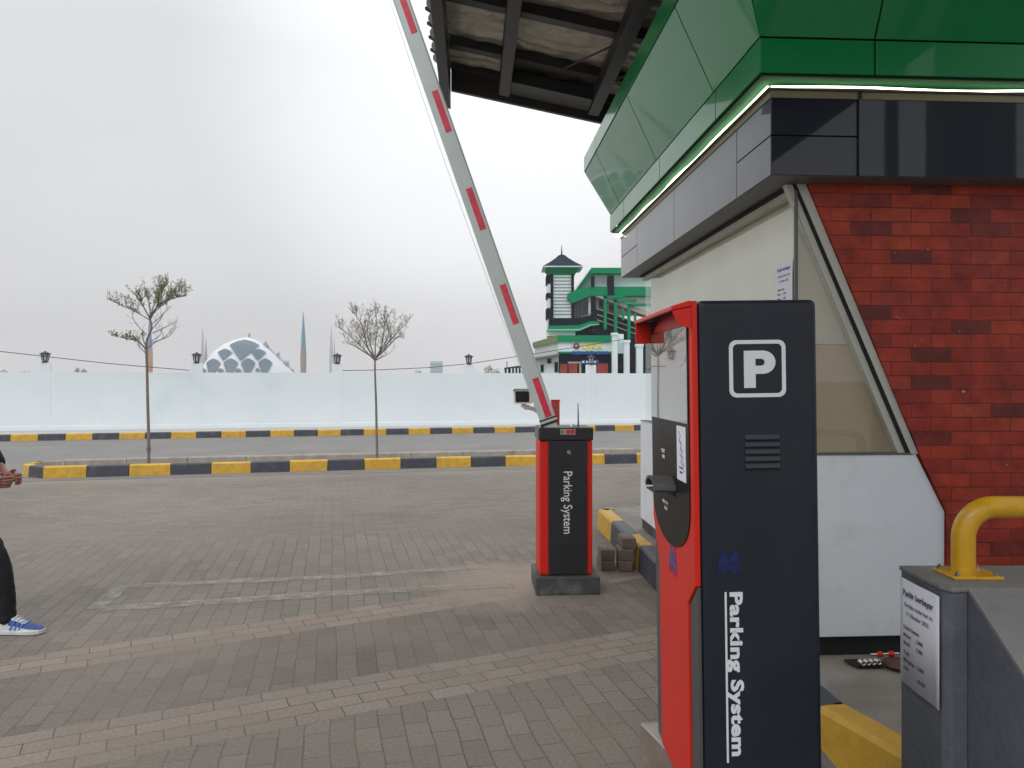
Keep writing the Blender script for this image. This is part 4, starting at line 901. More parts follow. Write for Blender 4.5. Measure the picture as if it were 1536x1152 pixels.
# ================================================================ TOOLS on the island floor
tz_ = IH+.0
ts = thing('socket_tray', G(1302, 1000, IH), .15, 'dark tray with a row of shiny sockets on the island floor', 'tool tray')
MB().prism([(-.055, -.01, .001), (.065, -.02, .001), (.065, .05, .001), (-.075, .07, .001)], (0, 0, .012)).build('tray', mat('dark_case', (.03, .008, .012), .5, .1), ts, bevel=.002)
for i in range(4):
    x = -.036+i*.026
    b = MB(); ringo = [(.0115, 0), (.0115, .03), (.0085, .03), (.0085, .004)]
    n_ = 14; vs = []; M_ = frameM((x, -.012, .025), (1, 0, 0), (0, 0, 1))
    for r_, d_ in ringo: vs += [Vector((x+r_*math.cos(2*math.pi*k_/n_), -.022+(.03-d_), .025+r_*math.sin(2*math.pi*k_/n_))) for k_ in range(n_)]
    b.add(vs, [(a_*n_+k_, a_*n_+(k_+1) % n_, (a_+1)*n_+(k_+1) % n_, (a_+1)*n_+k_) for a_ in range(3) for k_ in range(n_)], True); b.build('socket', M_steel, ts)
rs = thing('screwdriver', G(1322, 991, IH)+Vector((0, 0, .03)), .1, 'steel driver bar with two red grips lying behind the sockets', 'tool')
MB().tube([(-.055, 0, 0), (.085, 0, .0)], .006, 8).build('bar', M_steel, rs)
for x in (-.008, .048):
    MB().tube([(x-.014, 0, 0), (x-.010, 0, 0), (x+.010, 0, 0), (x+.014, 0, 0)], [.007, .013, .013, .007], 12).build('grip', M_red, rs)
dc = thing('cutting_disc', G(1349, 1000, IH), 0, 'brown round disc leaning out from behind the grey block', 'disc')
MB().lathe((0, 0, .004), [(.060, 0), (.070, .004), (.070, .010), (.064, .018), (.02, .022)], 32).build('disc_body', mat('brown_disc', (.10, .04, .03), .5, .2, 20), dc)

# ================================================================ PERSON
def skin_mesh(name, verts, edges, radii, m, parent, levels=2, root=0):
    me = bpy.data.meshes.new(name); me.from_pydata([tuple(v) for v in verts], edges, []); me.materials.append(m)
    o = bpy.data.objects.new(name, me); col.objects.link(o); o.parent = parent
    md = o.modifiers.new('skin', 'SKIN'); md.use_smooth_shade = True
    for i, r in enumerate(radii):
        sv = me.skin_vertices[0].data[i]; sv.radius = (r, r) if not isinstance(r, tuple) else r; sv.use_root = (i == root)
    sb = o.modifiers.new('sub', 'SUBSURF'); sb.levels = levels; sb.render_levels = levels
    return o
PX, PY = -3.36, 4.48
per = thing('person', (PX, PY, 0), 0, 'person in black clothes and blue white trainers at the left edge, hands clasped', 'person')
# local: x forward (facing right), y away from camera
bv = [(0, 0, .93), (0, 0, 1.06), (.005, 0, 1.22), (.01, 0, 1.38), (.02, 0, 1.47), (.028, 0, 1.52), (.046, 0, 1.60), (.048, 0, 1.675),    # 0-7 spine, neck, head
      (.02, -.10, 1.41), (.0, -.19, 1.38), (-.02, -.25, 1.11), (.17, -.15, .94), (.24, -.08, .90),                                   # 8-12 near arm
      (.02, .10, 1.41), (.0, .19, 1.38), (-.02, .25, 1.11), (.17, .15, .94), (.26, .07, .90),                                       # 13-17 far arm
      (.03, -.09, .86), (.300, -.10, .47), (.372, -.10, .11), (.44, -.10, .05),                                                            # 18-21 near leg
      (-.0, .09, .90), (-.05, .10, .48), (-.36, .10, .13), (-.30, .10, .05)]                                                             # 22-25 far leg
be = [(0, 1), (1, 2), (2, 3), (3, 4), (4, 5), (5, 6), (6, 7), (3, 8), (8, 9), (9, 10), (10, 11), (11, 12), (3, 13), (13, 14), (14, 15), (15, 16), (16, 17), (0, 18), (18, 19), (19, 20), (20, 21), (0, 22), (22, 23), (23, 24), (24, 25)]
brd = [.10, .10, .105, .11, .060, .060, .086, .100, .055, .05, .040, .026, .028, .055, .05, .040, .026, .028, .085, .055, .035, .03, .085, .055, .035, .03]
def add_chain(rootidx, pts, rad):
    prev = rootidx
    for p, r in zip(pts, rad):
        bv.append(p); brd.append(r); be.append((prev, len(bv)-1)); prev = len(bv)-1
add_chain(7, [(.046, 0, 1.735), (.045, 0, 1.77)], [.088, .055])
brd[20] = .024; brd[21] = .016; brd[24] = .024; brd[25] = .016
skin_mesh('body', bv, be, brd, M_skin, per)
# hands: palms and five fingers each, near hand cupped over the far one
def hand(name, c, fwd, side_, up, flip):
    c = Vector(c); f = Vector(fwd).normalized(); s = Vector(side_).normalized(); u = Vector(up).normalized()
    vs = [c, c+f*.045, c+f*.085]; es = [(0, 1), (1, 2)]; rd = [.024, .028, .026]
    ln = [.062, .072, .068, .054]
    for i in range(4):
        b0 = c+f*.085+u*(.027-.018*i); k0 = len(vs); 
        pts = [b0, b0+f*ln[i]*.42+s*.006, b0+f*ln[i]*.66+s*.030, b0+f*ln[i]*.55+s*.052]
        vs += pts; es += [(2, k0), (k0, k0+1), (k0+1, k0+2), (k0+2, k0+3)]; rd += [.0105, .0095, .0085, .0075]
    k0 = len(vs); tpts = [c+f*.03+u*.034, c+f*.062+u*.050+s*.01, c+f*.09+u*.050+s*.026]; vs += tpts; es += [(1, k0), (k0, k0+1), (k0+1, k0+2)]; rd += [.012, .0105, .009]
    return skin_mesh(name, vs, es, rd, M_skin, per, 2)
hand('hand', (.225, -.085, .893), (1, .30, -.05), (-.25, 1, 0), (0, 0, 1), 1)
hand('hand', (.25, .085, .903), (1, -.30, -.05), (-.25, -1, 0), (0, 0, 1), -1)
# clothing
sv = [(0, 0, .86), (0, 0, 1.0), (.005, 0, 1.20), (.01, 0, 1.37), (.02, 0, 1.45), (.02, -.10, 1.40), (.0, -.195, 1.37), (-.02, -.252, 1.11), (.155, -.162, .955), (.02, .10, 1.40), (.0, .195, 1.37), (-.02, .252, 1.11), (.155, .162, .955)]
se = [(0, 1), (1, 2), (2, 3), (3, 4), (3, 5), (5, 6), (6, 7), (7, 8), (3, 9), (9, 10), (10, 11), (11, 12)]
skin_mesh('shirt', sv, se, [.165, .15, .16, .165, .085, .095, .080, .06, .042, .095, .080, .06, .042], M_cloth, per)
tv = [(0, 0, 1.06), (0, 0, .88), (.06, -.085, .80), (.18, -.10, .62), (.300, -.105, .47), (.352, -.10, .30), (.372, -.10, .085), (.374, -.10, .060), (-.0, .09, .82), (-.03, .10, .63), (-.06, .10, .49), (-.21, .10, .29), (-.35, .10, .14)]
te = [(0, 1), (1, 2), (2, 3), (3, 4), (4, 5), (5, 6), (6, 7), (1, 8), (8, 9), (9, 10), (10, 11), (11, 12)]
tro_ = skin_mesh('trousers', tv, te, [.145, .15, .10, .088, .074, .062, .052, .050, .10, .085, .075, .065, .056], M_cloth, per)
tx_ = bpy.data.textures.new('folds', 'CLOUDS'); tx_.noise_scale = .07
tro_.modifiers['sub'].levels = tro_.modifiers['sub'].render_levels = 4
dm = tro_.modifiers.new('folds', 'DISPLACE'); dm.texture = tx_; dm.strength = .022; dm.mid_level = .5
MB().prism([(.128, -.012, 1.60), (.158, 0, 1.596), (.128, .012, 1.60), (.136, 0, 1.645)][0:3], (-.004, 0, .045)).build('nose', M_skin, per, bevel=.004)
for sy_ in (-1, 1): MB().lathe((.045, sy_*.092, 1.62), [(.006, -.03), (.016, -.015), (.018, .01), (.008, .03)], 10).build('ear', M_skin, per)
for sy_ in (-1, 1): MB().lathe((.126, sy_*.032, 1.628), [(.002, -.008), (.009, -.004), (.010, 0), (.009, .004), (.002, .008)], 10).build('eye', M_iron, per)
MB().box(.112, -.022, 1.556, .126, .022, 1.564).build('mouth', mat('lips', (.2, .06, .05), .5, 0), per)
skin_mesh('hair', [(-.03, 0, 1.60), (-.012, 0, 1.67), (.012, 0, 1.735), (.06, 0, 1.765), (.085, 0, 1.755)], [(0, 1), (1, 2), (2, 3), (3, 4)], [.075, .100, .100, .075, .05], M_iron, per)
def shoe(cx_, cy_, cz_, pitch, nm='shoe'):
    r = MB(); Mx = Matrix.Translation((cx_, cy_, cz_)) @ Matrix.Rotation(pitch, 4, 'Y')
    # sections along the foot: x, half width, top height
    sec = [(-.085, .022, .050), (-.075, .032, .075), (-.05, .036, .098), (-.01, .037, .102), (.03, .038, .088), (.07, .042, .066), (.11, .045, .052), (.145, .040, .044), (.170, .028, .034), (.182, .010, .022)]
    vs = []; n = 12
    for x, hw_, tp in sec:
        for i in range(n):
            a = math.pi*i/(n-1); yy = hw_*math.cos(a); zz = .022+(tp-.022)*(math.sin(a)**.7); vs.append(Mx @ Vector((x, yy, zz)))
    up = MB(); up.add(vs, [(a_*n+i, a_*n+i+1, (a_+1)*n+i+1, (a_+1)*n+i) for a_ in range(len(sec)-1) for i in range(n-1)], True)
    for idx, sec_i in enumerate([a_ for a_ in range(len(sec)-1) for i in range(n-1)]):
        pass
    up.m = [1 if (a_ >= 5 and i not in (0, n-2)) or (a_ in (3, 4) and i in (1, 2, n-4, n-3)) else 0 for a_ in range(len(sec)-1) for i in range(n-1)]
    o = up.build(nm, [M_shoew, M_shoeb], per, fix=True)
    sl_ = MB(); out_ = [(x, (hw_+.004)) for x, hw_, tp in sec]
    ring = [(x, hw_) for x, hw_ in out_]+[(x, -hw_) for x, hw_ in out_[::-1]]
    sl_.prism([Mx @ Vector((x, yy, 0)) for x, yy in ring], Mx.to_3x3() @ Vector((0, 0, .026))); s = sl_.build('sole', M_shoew, per, bevel=.005); s.parent = o
    st = MB()
    for k_ in range(3):
        x = -.002+k_*.026
        for sg in (-1, 1):
            st.prism([Mx @ Vector(v) for v in ((x, sg*.0375, .030), (x+.011, sg*.0385, .030), (x+.036, sg*.030, .080-.008*k_), (x+.025, sg*.030, .083-.008*k_))], Mx.to_3x3() @ Vector((0, sg*.005, 0)))
    s = st.build('stripes', M_shoeb if False else mat('stripe_blue', (.05, .16, .5), .5, 0), per); s.parent = o
    lc = MB()
    for k_ in range(4):
        x = .018+k_*.020; lc.tube([Mx @ Vector(v) for v in ((x, -.026, .090-.010*k_), (x+.006, 0, .104-.012*k_), (x, .026, .090-.010*k_))], .0035, 5)
    s = lc.build('laces', M_shoew, per); s.parent = o
shoe(.41, -.10, .003, .0); shoe(-.345, .10, .06, .55)

# ================================================================ STATION (far)
ZS = 90.0
M_sgreen = mat('station_green', (.0, .25, .11), .8, .08, .6, spec=.1); M_sdark = mat('station_dark', (.008, .013, .024), .9, .2, .8, spec=.1); M_swhite = mat('station_white', (.76, .86, .90), .7, .05, .5)
M_sroof = mat('slate_roof', (.025, .034, .055), .9, .2, 1.5, spec=.1); M_sred = mat('shop_red', (.35, .045, .035), .6, .3, .8); M_spale = mat('pale_roof', (.45, .42, .40), .7, .05); M_ssky = mat('bluish_window', (.05, .06, .09), .15, .2, 1)
M_syel = mat('sign_yellow', (.85, .78, .02), .5, 0); M_sblue = mat('sign_blue', (.02, .08, .42), .5, 0); M_olive = mat('olive_soffit', (.17, .24, .10), .7, .1, .5)
st = thing('station_building', (P(880, 570, ZS).x, ZS, 0), 0, 'green and white station building with a pointed tower behind the wall', 'building')
def pbox(nm, x0, y0, x1, y1, m, Z=ZS, d=3.0, par=None):
    a = P(x0, y0, Z); c = P(x1, y1, Z); return MB().box(a.x, Z, c.z, c.x, Z+d, a.z).build(nm, m, par or st, world=True)
def ppoly(nm, pts, m, Z=ZS, d=3.0, par=None):
    return MB().prism([P(x, y, Z) for x, y in pts], (0, d, 0)).build(nm, m, par or st, world=True)
# tower
tw = pbox('tower', 826, 412, 861, 505, M_swhite, ZS+.3, 3.0)
for x in (826, 857.2):
    pbox('tower_post', x, 411, x+3.9, 477, M_sdark, ZS, .3, tw)
b = MB()
for i in range(12):
    y = 416+i*5; a = P(830, y, ZS+.24); c = P(857, y+.3, ZS+.24); b.box(a.x, ZS+.2, c.z, c.x, ZS+.3, a.z)
b.build('siding_joints', M_sdark, tw, world=True)
Zc = ZS+1.8; xl = P(826, 0, ZS+.3).x
b = MB(); 
for i, (ya_, yb_, m_) in enumerate(((412, 425, M_sdark), (439, 447, M_sdark), (462, 478, M_sdark))):
    a = P(826, ya_, ZS+.3); c = P(826, yb_, ZS+.3); b.box(xl-.5, ZS+.5, c.z, xl-.02, ZS+3.1, a.z)
b.build('tower_window', M_sdark, tw, world=True)
a = P(826, 412, ZS+.3); c = P(826, 505, ZS+.3); MB().box(xl-.35, ZS+.6, c.z, xl-.015, ZS+3.0, a.z).build('tower_bay', M_swhite, tw, world=True)
def sqring(b, cx_, cy_, prof): 
    vs = []
    for r_, zz in prof: vs += [(cx_-r_, cy_-r_, zz), (cx_+r_, cy_-r_, zz), (cx_+r_, cy_+r_, zz), (cx_-r_, cy_+r_, zz)]
    b.add(vs, [(i*4+k_, i*4+(k_+1) % 4, (i+1)*4+(k_+1) % 4, (i+1)*4+k_) for i in range(len(prof)-1) for k_ in range(4)]+[(3, 2, 1, 0), tuple(len(vs)-4+k_ for k_ in range(4))])
tcx = P(842.5, 0, ZS+1.8).x; hz = lambda y, Z=ZS+1.0: EYE-(y-HY)/F*Z
b = MB(); sqring(b, tcx, Zc, [(1.5, hz(414)), (1.6, hz(411)), (2.0, hz(404)), (2.0, hz(402.5))]); b.build('tower_cornice', M_sgreen, tw, world=True)
b = MB(); sqring(b, tcx, Zc, [(2.45, hz(403.2)), (2.45, hz(401.8))]); b.build('tower_gutter', M_swhite, tw, world=True)
b = MB(); sqring(b, tcx, Zc, [(2.42, hz(401.8)), (1.5, hz(394)), (.75, hz(386.5)), (.40, hz(382)), (.05, hz(380))]); b.build('tower_roof', M_sroof, tw, world=True)
MB().tube([(tcx, Zc, hz(381)), (tcx, Zc, hz(374)), (tcx, Zc, hz(366))], [.10, .07, .02], 6).build('finial', M_sdark, tw, world=True)
# balcony and ledges
ppoly('balcony_parapet', [(824, 477), (874, 477), (893, 469.5), (893, 484), (884, 484), (868, 490), (824, 490)], M_sdark, ZS-1.0, 2)
ppoly('balcony_rail', [(874, 473), (893, 467.5), (893, 469), (874, 475)], M_soffit, ZS-1.1, .2)
ppoly('ledge', [(823, 488.5), (868, 488), (885, 482), (899, 482), (899, 485.5), (886, 486), (869, 493), (823, 493)], M_sgreen, ZS-1.4, 2.4)
ppoly('ledge_trim', [(821, 493.5), (869, 493.2), (886, 486.2), (899, 485.7), (899, 487), (886.5, 488.3), (869, 496), (821, 496)], mat('pale_green_trim', (.22, .55, .42), .6, .05), ZS-1.6, 2.6)
pbox('base_wall', 821, 496, 863, 504, M_swhite, ZS-.9, 3)
pbox('dark_recess', 863, 487, 960, 520, M_sdark, ZS+.6, 2)
# hall
pbox('hall_wall', 887, 408, 1080, 432, M_swhite, ZS+1.2, 10)
ppoly('hall_gable', [(887, 412), (887, 434), (868, 434)], M_swhite, ZS+1.3, 9)
pbox('roof_fascia', 886, 401.5, 1080, 410, M_sgreen, ZS, 12)
ppoly('roof_slope', [(886.5, 401.5), (887, 411), (869, 434), (862, 438), (861, 434.5)], M_sgreen, ZS+.2, 11)
ppoly('roof_trim', [(886, 401), (887, 402.4), (862.5, 436), (860.8, 435.4)], M_swhite, ZS-.05, .2)
pbox('eaves_band', 886, 430, 1080, 443.5, M_sgreen, ZS-.4, 3)
MB().prism([P(886, 430, ZS-.4), P(886, 443.5, ZS-.4), P(858, 455, ZS-.4), P(851, 447, ZS-.4), P(852, 440, ZS-.4), P(866, 434, ZS-.4)], (0, 6, 0)).build('eaves_end', M_sgreen, st, world=True)
for x0, x1, ya_, yb_ in ((887.5, 892, 414, 430), (887.5, 892, 443.5, 470), (912, 921, 413, 443)): pbox('dark_column', x0, ya_, x1, yb_, M_sdark, ZS-.6, 1)
pbox('glazing', 859, 449, 888, 478, M_ssky, ZS+1.1, 2)
for x in (862, 867, 872): pbox('mullion', x, 455, x+1.4, 476, M_soffit, ZS+1.0, .08)
for x in (882.5, 893.5): pbox('white_column', x, 443.5, x+4.5, 480, M_swhite, ZS+.3, .5)
pbox('hall_lower_wall', 887, 443.5, 1080, 470, M_swhite, ZS+1.3, 4)
for x in (899, 914): pbox('window', x, 449 if x < 905 else 455, x+(6 if x < 905 else 8), 480, M_ssky, ZS+1.15, .12)
# covered stair
pbox('hall_end_wall', 978, 443.5, 1080, 575, M_swhite, ZS+1.4, 4)
ppoly('stair_body', [(888, 462), (975, 490), (975, 520), (888, 500)], M_sdark, ZS-1.2, 2.2)
for dy in (0, 9, 17): ppoly('stair_rail', [(896, 471+dy-9), (975, 500+dy-9), (975, 501.4+dy-9), (896, 472.2+dy-9)], M_spale, ZS-1.5, .1)
ppoly('stair_roof', [(893, 444), (910, 445), (975, 468), (975, 475), (962, 471)], M_spale, ZS-1.9, 2.6)
for x, ya_, yb_ in ((906, 444, 494), (921.5, 449, 500), (941.5, 456, 512), (933.5, 462, 480), (951.5, 470, 486)): pbox('frame_post', x, ya_, x+4.3 if x not in (933.5, 951.5) else x+3, yb_, M_sgreen, ZS-2.3, .4)
for x0, x1, y in ((906, 937, 443.5), (921.5, 955, 449), (943, 980, 455)): pbox('frame_beam', x0, y, x1, y+4, M_sgreen, ZS-2.3, .4)
# shop front
ppoly('shop_fascia', [(836, 503), (919, 503), (919, 512.5), (836, 512.5)], M_sgreen, ZS-3.5, 4)
ppoly('shop_fascia_end', [(800, 513.5), (836, 503), (837, 512.5), (802, 520.5)], M_olive, ZS-3.45, 4)
ppoly('sign_wall', [(837, 512.5), (925, 512.5), (925, 527.5), (837, 527.5)], M_swhite, ZS-3.2, 3)
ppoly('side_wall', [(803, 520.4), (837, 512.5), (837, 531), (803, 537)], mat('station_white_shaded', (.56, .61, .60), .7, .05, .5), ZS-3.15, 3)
pbox('green_line', 838, 527.3, 918, 530, M_sgreen, ZS-3.5, 1)
pbox('shop_interior', 838, 530, 919, 575, M_sdark, ZS-2.6, 3)
pbox('lower_wall', 803, 534, 838, 575, M_swhite, ZS-2.7, 3)
ppoly('porch_roof', [(803, 536.5), (839, 530.5), (839, 534), (803, 540)], M_soffit, ZS-3.8, 1)
for x0, x1, y0_, y1_ in ((811, 815.5, 547, 558), (821, 827, 538, 545), (832, 837, 543, 558)): pbox('window', x0, y0_, x1, y1_, M_sdark, ZS-2.85, .14)
for x0, x1, y0_, y1_ in ((840, 851, 546, 560), (853, 866, 545, 560), (895, 912, 545, 560)): pbox('shop_unit', x0, y0_, x1, y1_, M_sred, ZS-2.9, .28)
pbox('shop_awning', 852, 542.5, 872, 545, M_spale, ZS-3.0, .35); pbox('blue_sign', 872, 540, 898, 545.5, M_sblue, ZS-3.1, .2)
for x in (873.5, 879.5, 891): pbox('blue_sign_print', x, 541.4, x+3, 544.2, M_swhite, ZS-3.14, .035)
pbox('door_leaf', 869, 545, 872, 560, M_spale, ZS-2.9, .2)
# pillars
pbox('dark_recess', 919.5, 514, 985, 575, M_sdark, ZS-2.2, 1)
for x0, x1, y0_ in ((918.5, 926.5, 500), (936.5, 944.5, 511), (955, 964.5, 517)):
    pbox('pillar', x0, y0_+2, x1, 575, M_swhite, ZS-5, .7); pbox('pillar_cap', x0-1, y0_-1, x1+1, y0_+3, M_swhite, ZS-5.1, .9)
pbox('pale_tank', 927, 501, 935.5, 530, M_swhite, ZS-4, .8)
# sign letters
sp_ = P(872, 523.2, ZS-3.3)
text_mesh('shop_lettering', 'UJKA', .86, frameM(sp_-st.location, (1, 0, 0), (0, 0, 1)), M_syel, st, .025, .03, xs=1.15, spacing=1.12)
bd_ = P(864.5, 519, ZS-3.3)-st.location; b = MB()
b.tube([bd_, bd_+Vector((0, -.05, 0))], .36, 20); b.build('round_logo', mat('logo_maroon', (.22, .02, .04), .5, .1), st)
b = MB(); b.tube([bd_+Vector((0, -.051, 0)), bd_+Vector((0, -.08, 0))], .17, 16); b.build('round_logo_center', M_spale, st)
sp_ = P(857.5, 531.2, ZS-3.6); text_mesh('blue_lettering', 'OLEH-OLEH KHAS', .50, frameM(sp_-st.location, (1, 0, 0), (0, 0, 1)), M_sblue, st, .035, .03, xs=1.03)
# ================================================================ MOSQUE + MINARETS (far)
ZM = 430.0; kM = ZM/F
M_dome = mat('dome_white', (.80, .82, .86), .6, .02, .02); M_scale = mat('dome_glazing', (.095, .15, .19), .5, .06, .02)
mq = thing('mosque', P(371, 570, ZM), 0, 'domed mosque with blue-grey scale-shaped windows beyond the wall', 'mosque')
mq.location.z = 0; mq.rotation_euler = (0, 0, math.atan2(-mq.location.x, ZM)); KX = kM*math.cos(math.atan2(-mq.location.x, ZM))
mc = mq.location.copy()
# dome profile in photo units around x=371, base y=562
DX, DB, DT = 371.0, 564.0, 500.0
prof = [(76, 566), (73, 558), (65, 548), (58, 538), (49, 527), (37, 518), (22, 511), (10, 507.6), (4, 506.6), (.5, 506)]
b = MB(); n = 40; vs = []
def zz_(y): return EYE-(y-HY)*kM
def rgt(y): return max(.50, min(1.0, .62+.4*(y-506)/60))     # the right flank falls in steps, so the shell is slimmer there
for r_, y in prof: vs += [Vector((r_*KX*math.cos(2*math.pi*k_/n)*(rgt(y) if math.cos(2*math.pi*k_/n) > 0 else 1), r_*KX*.8*math.sin(2*math.pi*k_/n), zz_(y))) for k_ in range(n)]
b.add(vs, [(i*n+k_, i*n+(k_+1) % n, (i+1)*n+(k_+1) % n, (i+1)*n+k_) for i in range(len(prof)-1) for k_ in range(n)], True)
b.build('dome', M_dome, mq)
def surf(x, y, off=3.0):          # point of the dome's near surface seen at photo position x,y
    for (r0, y0_), (r1, y1_) in zip(prof, prof[1:]):
        if y1_ <= y <= y0_: r_ = r0+(r1-r0)*(y0_-y)/(y0_-y1_); break
    else: r_ = prof[0][0] if y > prof[0][1] else .5
    u = (x-DX)/max(r_*(rgt(y) if x > DX else 1), .1); u = max(-.97, min(.97, u)); return Vector(((x-DX)*KX, -math.sqrt(1-u*u)*r_*KX*.8-off, zz_(y)))
def scale(cx_, top_, hwd, bot, sh_, trunc=0, bx=None):
    bx = cx_ if bx is None else bx
    """pointed foot, arched head"""
    pts = []
    for i in range(9):
        a = i/8; pts.append((cx_-hwd+2*hwd*a, sh_-(sh_-top_)*(1-abs(2*a-1)**1.6)))
    if trunc: pts += [(bx+trunc, bot), (bx-trunc, bot)]
    else: pts += [(bx, bot)]
    b = MB(); ys_ = [y for x, y in pts]; y0_, y1_ = min(ys_), max(ys_); nr, nc = 14, 10; vs_ = []
    for j in range(nr+1):
        y = y0_+(y1_-y0_)*(j/nr*.996+.002); xs_ = []
        for a, c in zip(pts, pts[1:]+pts[:1]):
            if (a[1]-y)*(c[1]-y) <= 0 and a[1] != c[1]: xs_.append(a[0]+(c[0]-a[0])*(y-a[1])/(c[1]-a[1]))
        xa, xb = min(xs_), max(xs_)
        for i in range(nc+1): vs_.append(surf(xa+(xb-xa)*i/nc, y, 1.0))
    b.add(vs_, [(j*(nc+1)+i, j*(nc+1)+i+1, (j+1)*(nc+1)+i+1, (j+1)*(nc+1)+i) for j in range(nr) for i in range(nc)])
    b.build('dome_window', M_scale, mq, fix=False)
s8 = 170/1536
for cx_, tp, hw_, bt, sh_, tr_, bx_ in ((697, 272, 205, 560, 348, 0, 637), (437, 400, 98, 560, 452, 0, 412), (887, 400, 100, 560, 448, 0, 865), (288, 532, 98, 715, 590, 40, 270), (517, 530, 98, 715, 590, 38, 502), (742, 528, 98, 715, 590, 38, 735), (972, 525, 96, 715, 588, 40, 955),
                              (155, 660, 48, 712, 692, 30, 155), (385, 660, 46, 712, 690, 30, 385), (612, 660, 46, 712, 690, 30, 612), (862, 655, 30, 705, 685, 12, 868)):
    scale(290+cx_*s8, 480+tp*s8, hw_*s8, 480+bt*s8, 480+sh_*s8, tr_*s8, 290+bx_*s8)
M_tooth = mat('scale_shade', (.36, .37, .40), .7, .05)
for (x0, y0_, x1, y1_, x2, y2_) in ((925, 345, 1030, 362, 985, 285), (1015, 440, 1100, 450, 1055, 400), (1125, 465, 1178, 470, 1165, 420), (1100, 590, 1160, 600, 1130, 535), (1165, 590, 1215, 600, 1192, 540), (1215, 595, 1262, 602, 1242, 545), (1265, 590, 1308, 605, 1295, 548),
                                 (1040, 665, 1125, 685, 1075, 655), (1150, 680, 1215, 688, 1180, 662), (1225, 680, 1290, 688, 1260, 664), (1300, 680, 1380, 688, 1350, 664)):
    q = [((290+x*s8-DX)*KX, 480+y*s8) for x, y in ((x0, y0_), (x1, y1_), (x2, y2_))]
    b = MB(); b.prism([(x, -3, zz_(y)) for x, y in q], (0, 8, 0)); b.build('roof_scale', M_tooth, mq)
# stepped white shoulders carrying those scales
for pts in (((700, 252), (800, 246), (900, 262), (990, 278), (1035, 365), (1060, 400), (1000, 470), (850, 400)), ((960, 360), (1060, 385), (1110, 440), (1165, 462), (1200, 500), (1200, 560), (1000, 560)), ((1000, 520), (1150, 500), (1290, 560), (1330, 640), (1395, 712), (1000, 712))):
    b = MB(); b.prism([((290+x*s8-DX)*KX, 0, zz_(480+y*s8)) for x, y in pts], (0, 8, 0)); b.build('roof_step', M_dome, mq)
b = MB(); b.lathe(((374-DX)*KX, 0, zz_(506)), [(.9, 0), (.5, 1.2), (.5, 0), (.3, 1), (.9, 1.5), (.3, 2.2), (.1, 2.6)], 8); b.build('finial', mat('finial_gold', (.4, .36, .3), .5, 0), mq)
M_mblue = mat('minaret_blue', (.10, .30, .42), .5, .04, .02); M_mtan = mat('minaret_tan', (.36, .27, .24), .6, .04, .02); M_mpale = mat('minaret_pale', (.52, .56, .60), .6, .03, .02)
M_mblue2 = mat('minaret_slate_blue', (.16, .24, .38), .5, .04, .02); M_mor = mat('minaret_orange', (.55, .27, .17), .6, .04, .02)
def minaret(cx_, top_, hwd, split, label, mt, mbm, Z=420, side=None):
    k_ = Z/F; c = P(cx_, 570, Z); c.z = 0; r = thing('minaret', c, 0, label, 'minaret', 'minarets of the mosque')
    h = lambda y: EYE-(y-HY)*k_
    def w_(y): t = (y-top_)/(562-top_); return hwd*k_*min(1, (t/.72)**.8 if t > 0 else 0)*(1 if t < .75 else 1-.12*(t-.75)/.25)
    ysA = [top_+.01+(split-top_)*i/8 for i in range(9)]; ysB = [split+(568-split)*i/5 for i in range(6)]
    MB().lathe((0, 0, 0), [(max(.05, w_(y)), h(y)) for y in ysA[::-1]], 8, False, .4).build('spire', mt, r)
    MB().lathe((0, 0, 0), [(w_(y)*1.004, h(y)) for y in ysB[::-1]], 8, False, .4).build('shaft', mbm, r)
    b = MB(); b.tube([(-hwd*k_*.2, -hwd*k_*1.0, h(568)), (-hwd*k_*.15, -hwd*k_*1.0, h(split)), (0, -.05, h(top_+6))], [.12, .12, .05], 4); b.build('rib', M_mpale, r)
minaret(455, 466, 4.6, 521, 'tall blue and tan pointed minaret right of the domed mosque', M_mblue, M_mtan)
minaret(224.5, 470, 4.6, 524, 'blue and orange minaret behind the green-leaved tree', M_mblue2, M_mor, 420)
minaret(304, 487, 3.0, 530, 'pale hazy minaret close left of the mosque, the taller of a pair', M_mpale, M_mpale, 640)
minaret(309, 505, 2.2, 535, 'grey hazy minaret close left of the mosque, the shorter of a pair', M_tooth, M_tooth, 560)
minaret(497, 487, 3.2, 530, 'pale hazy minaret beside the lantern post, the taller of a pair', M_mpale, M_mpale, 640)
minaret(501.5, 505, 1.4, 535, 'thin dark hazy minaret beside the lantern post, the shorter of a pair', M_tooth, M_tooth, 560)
# distant block and shed, tree lines
fb = thing('distant_tower_block', P(653.5, 570, 700), 0, 'faint pale tower block far off on the skyline', 'building'); fb.location.z = 0
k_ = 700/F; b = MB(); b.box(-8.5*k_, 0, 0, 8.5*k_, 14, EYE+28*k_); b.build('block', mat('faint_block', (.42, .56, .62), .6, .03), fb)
b = MB()
for i in range(4): b.box(-7.5*k_, -.3, EYE+(6+5.5*i)*k_, 7.5*k_, -.05, EYE+(8+5.5*i)*k_)
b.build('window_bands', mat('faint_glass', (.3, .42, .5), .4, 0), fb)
sd_ = thing('platform_shed', P(770, 570, 85), 0, 'low dark open-sided shed roof left of the station', 'shed'); sd_.location.z = 0
b = MB(); b.prism([P(756, 554, 85), P(757, 551.5, 85), P(790, 547, 85), P(790, 549.5, 85)], (0, 4, 0)); b.build('roof', M_sroof, sd_, world=True)
for x in (760, 766, 771, 776, 781, 787): MB().prism([P(x, 552, 85), P(x+2.2, 552, 85), P(x+2.2, 575, 85), P(x, 575, 85)], (0, .3, 0)).build('post', M_swhite, sd_, world=True)
b = MB(); b.prism([P(757, 553, 86), P(790, 549, 86), P(790, 575, 86), P(757, 575, 86)], (0, 2.6, 0)); b.build('back_wall', M_sdark, sd_, world=True)
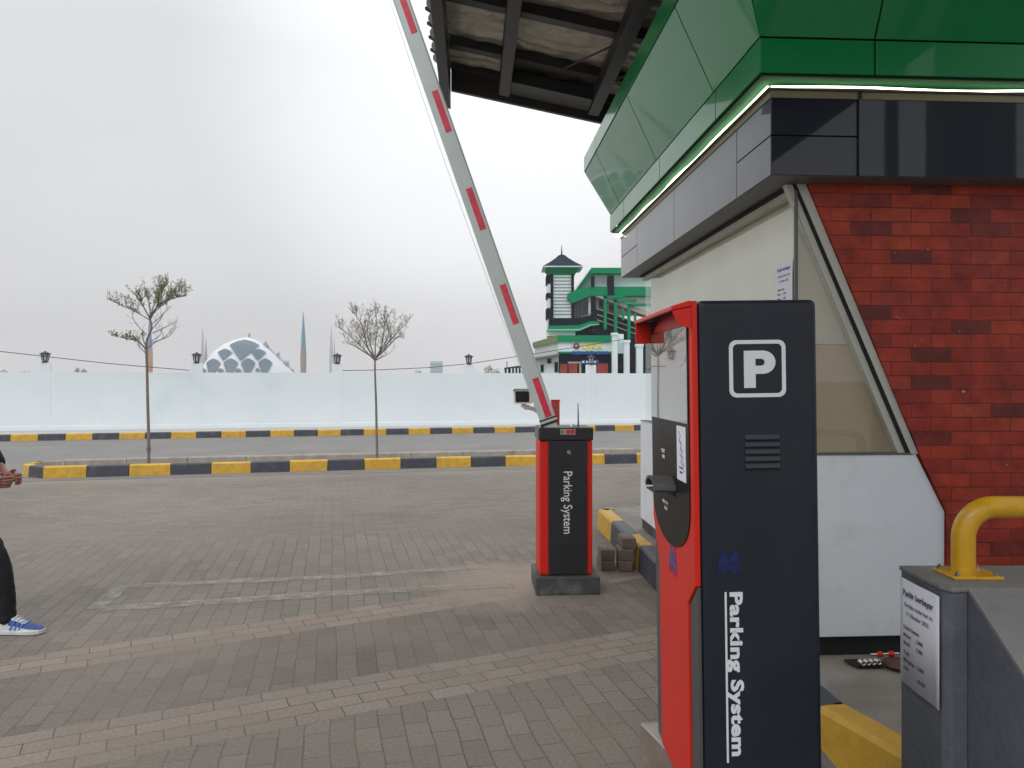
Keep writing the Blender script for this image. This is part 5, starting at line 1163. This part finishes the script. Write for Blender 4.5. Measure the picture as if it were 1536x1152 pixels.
MB().tube([P(760.5, 552, 85.5), P(760.5, 542, 85.5)], .05, 5).build('aerial', M_iron, sd_, world=True)
M_ftree = mat('far_foliage', (.055, .075, .045), .9, .3, .3)
def fartree(cx_, top_, hwd, Z, label, n=260):
    c = P(cx_, 570, Z); c.z = 0; r = thing('distant_tree', c, 0, label, 'tree', 'trees on the skyline'); b = MB(); k_ = Z/F; hh = (570-top_)*k_+EYE
    for i in range(n):
        a = random.random()*6.28; rr_ = random.random()**.6*hwd*k_; zc = hh*(1-.35*(random.random()**1.3)*1.0)*(1-.22*(rr_/(hwd*k_))**2)
        p = Vector((rr_*math.cos(a), rr_*math.sin(a)*.6, zc)); s = .9*k_*random.uniform(.5, 1.2); d = Vector((random.gauss(0, 1), random.gauss(0, 1), random.gauss(0, 1))).normalized()*s; e_ = d.orthogonal().normalized()*s*.6
        b.add([p-d, p+e_, p+d, p-e_], [(0, 1, 2, 3)])
    b.build('crown', M_ftree, r, fix=False)
    MB().tube([(0, 0, 0), (0, 0, hh*.8)], [hwd*k_*.08, hwd*k_*.04], 6).build('trunk', M_bark, r)
fartree(733, 547, 7, 150, 'dark round tree top over the wall under the raised boom'); fartree(745, 553, 7, 150, 'low dark bush right of the round tree top over the wall', 160)
fartree(116, 551, 4, 240, 'ragged dark tree top over the wall left of the thin green tree', 120); fartree(126, 553, 5, 240, 'low dark tree top just right of the ragged one', 120)
fartree(6, 554, 9, 240, 'low dark tree top over the wall at the far left edge', 120); fartree(627, 554, 6, 240, 'low bushes over the wall left of the faint tower block', 120); fartree(38, 556, 12, 260, 'very low dark bush left of the leftmost lantern', 120)

# ================================================================ HAZE
hz_ = bpy.data.materials.new('haze'); hz_.use_nodes = True; t = hz_.node_tree; t.nodes.clear(); o = N(t, 'ShaderNodeOutputMaterial'); pv = N(t, 'ShaderNodeVolumePrincipled')
pv.inputs['Color'].default_value = (.93, .94, .96, 1); pv.inputs['Density'].default_value = .0006; pv.inputs['Anisotropy'].default_value = .0
t.links.new(pv.outputs[0], o.inputs['Volume'])
b = MB(); b.box(-900, -40, -1.1, 900, 900, 90); ho = b.build('haze', hz_); tag(ho, kind='stuff')
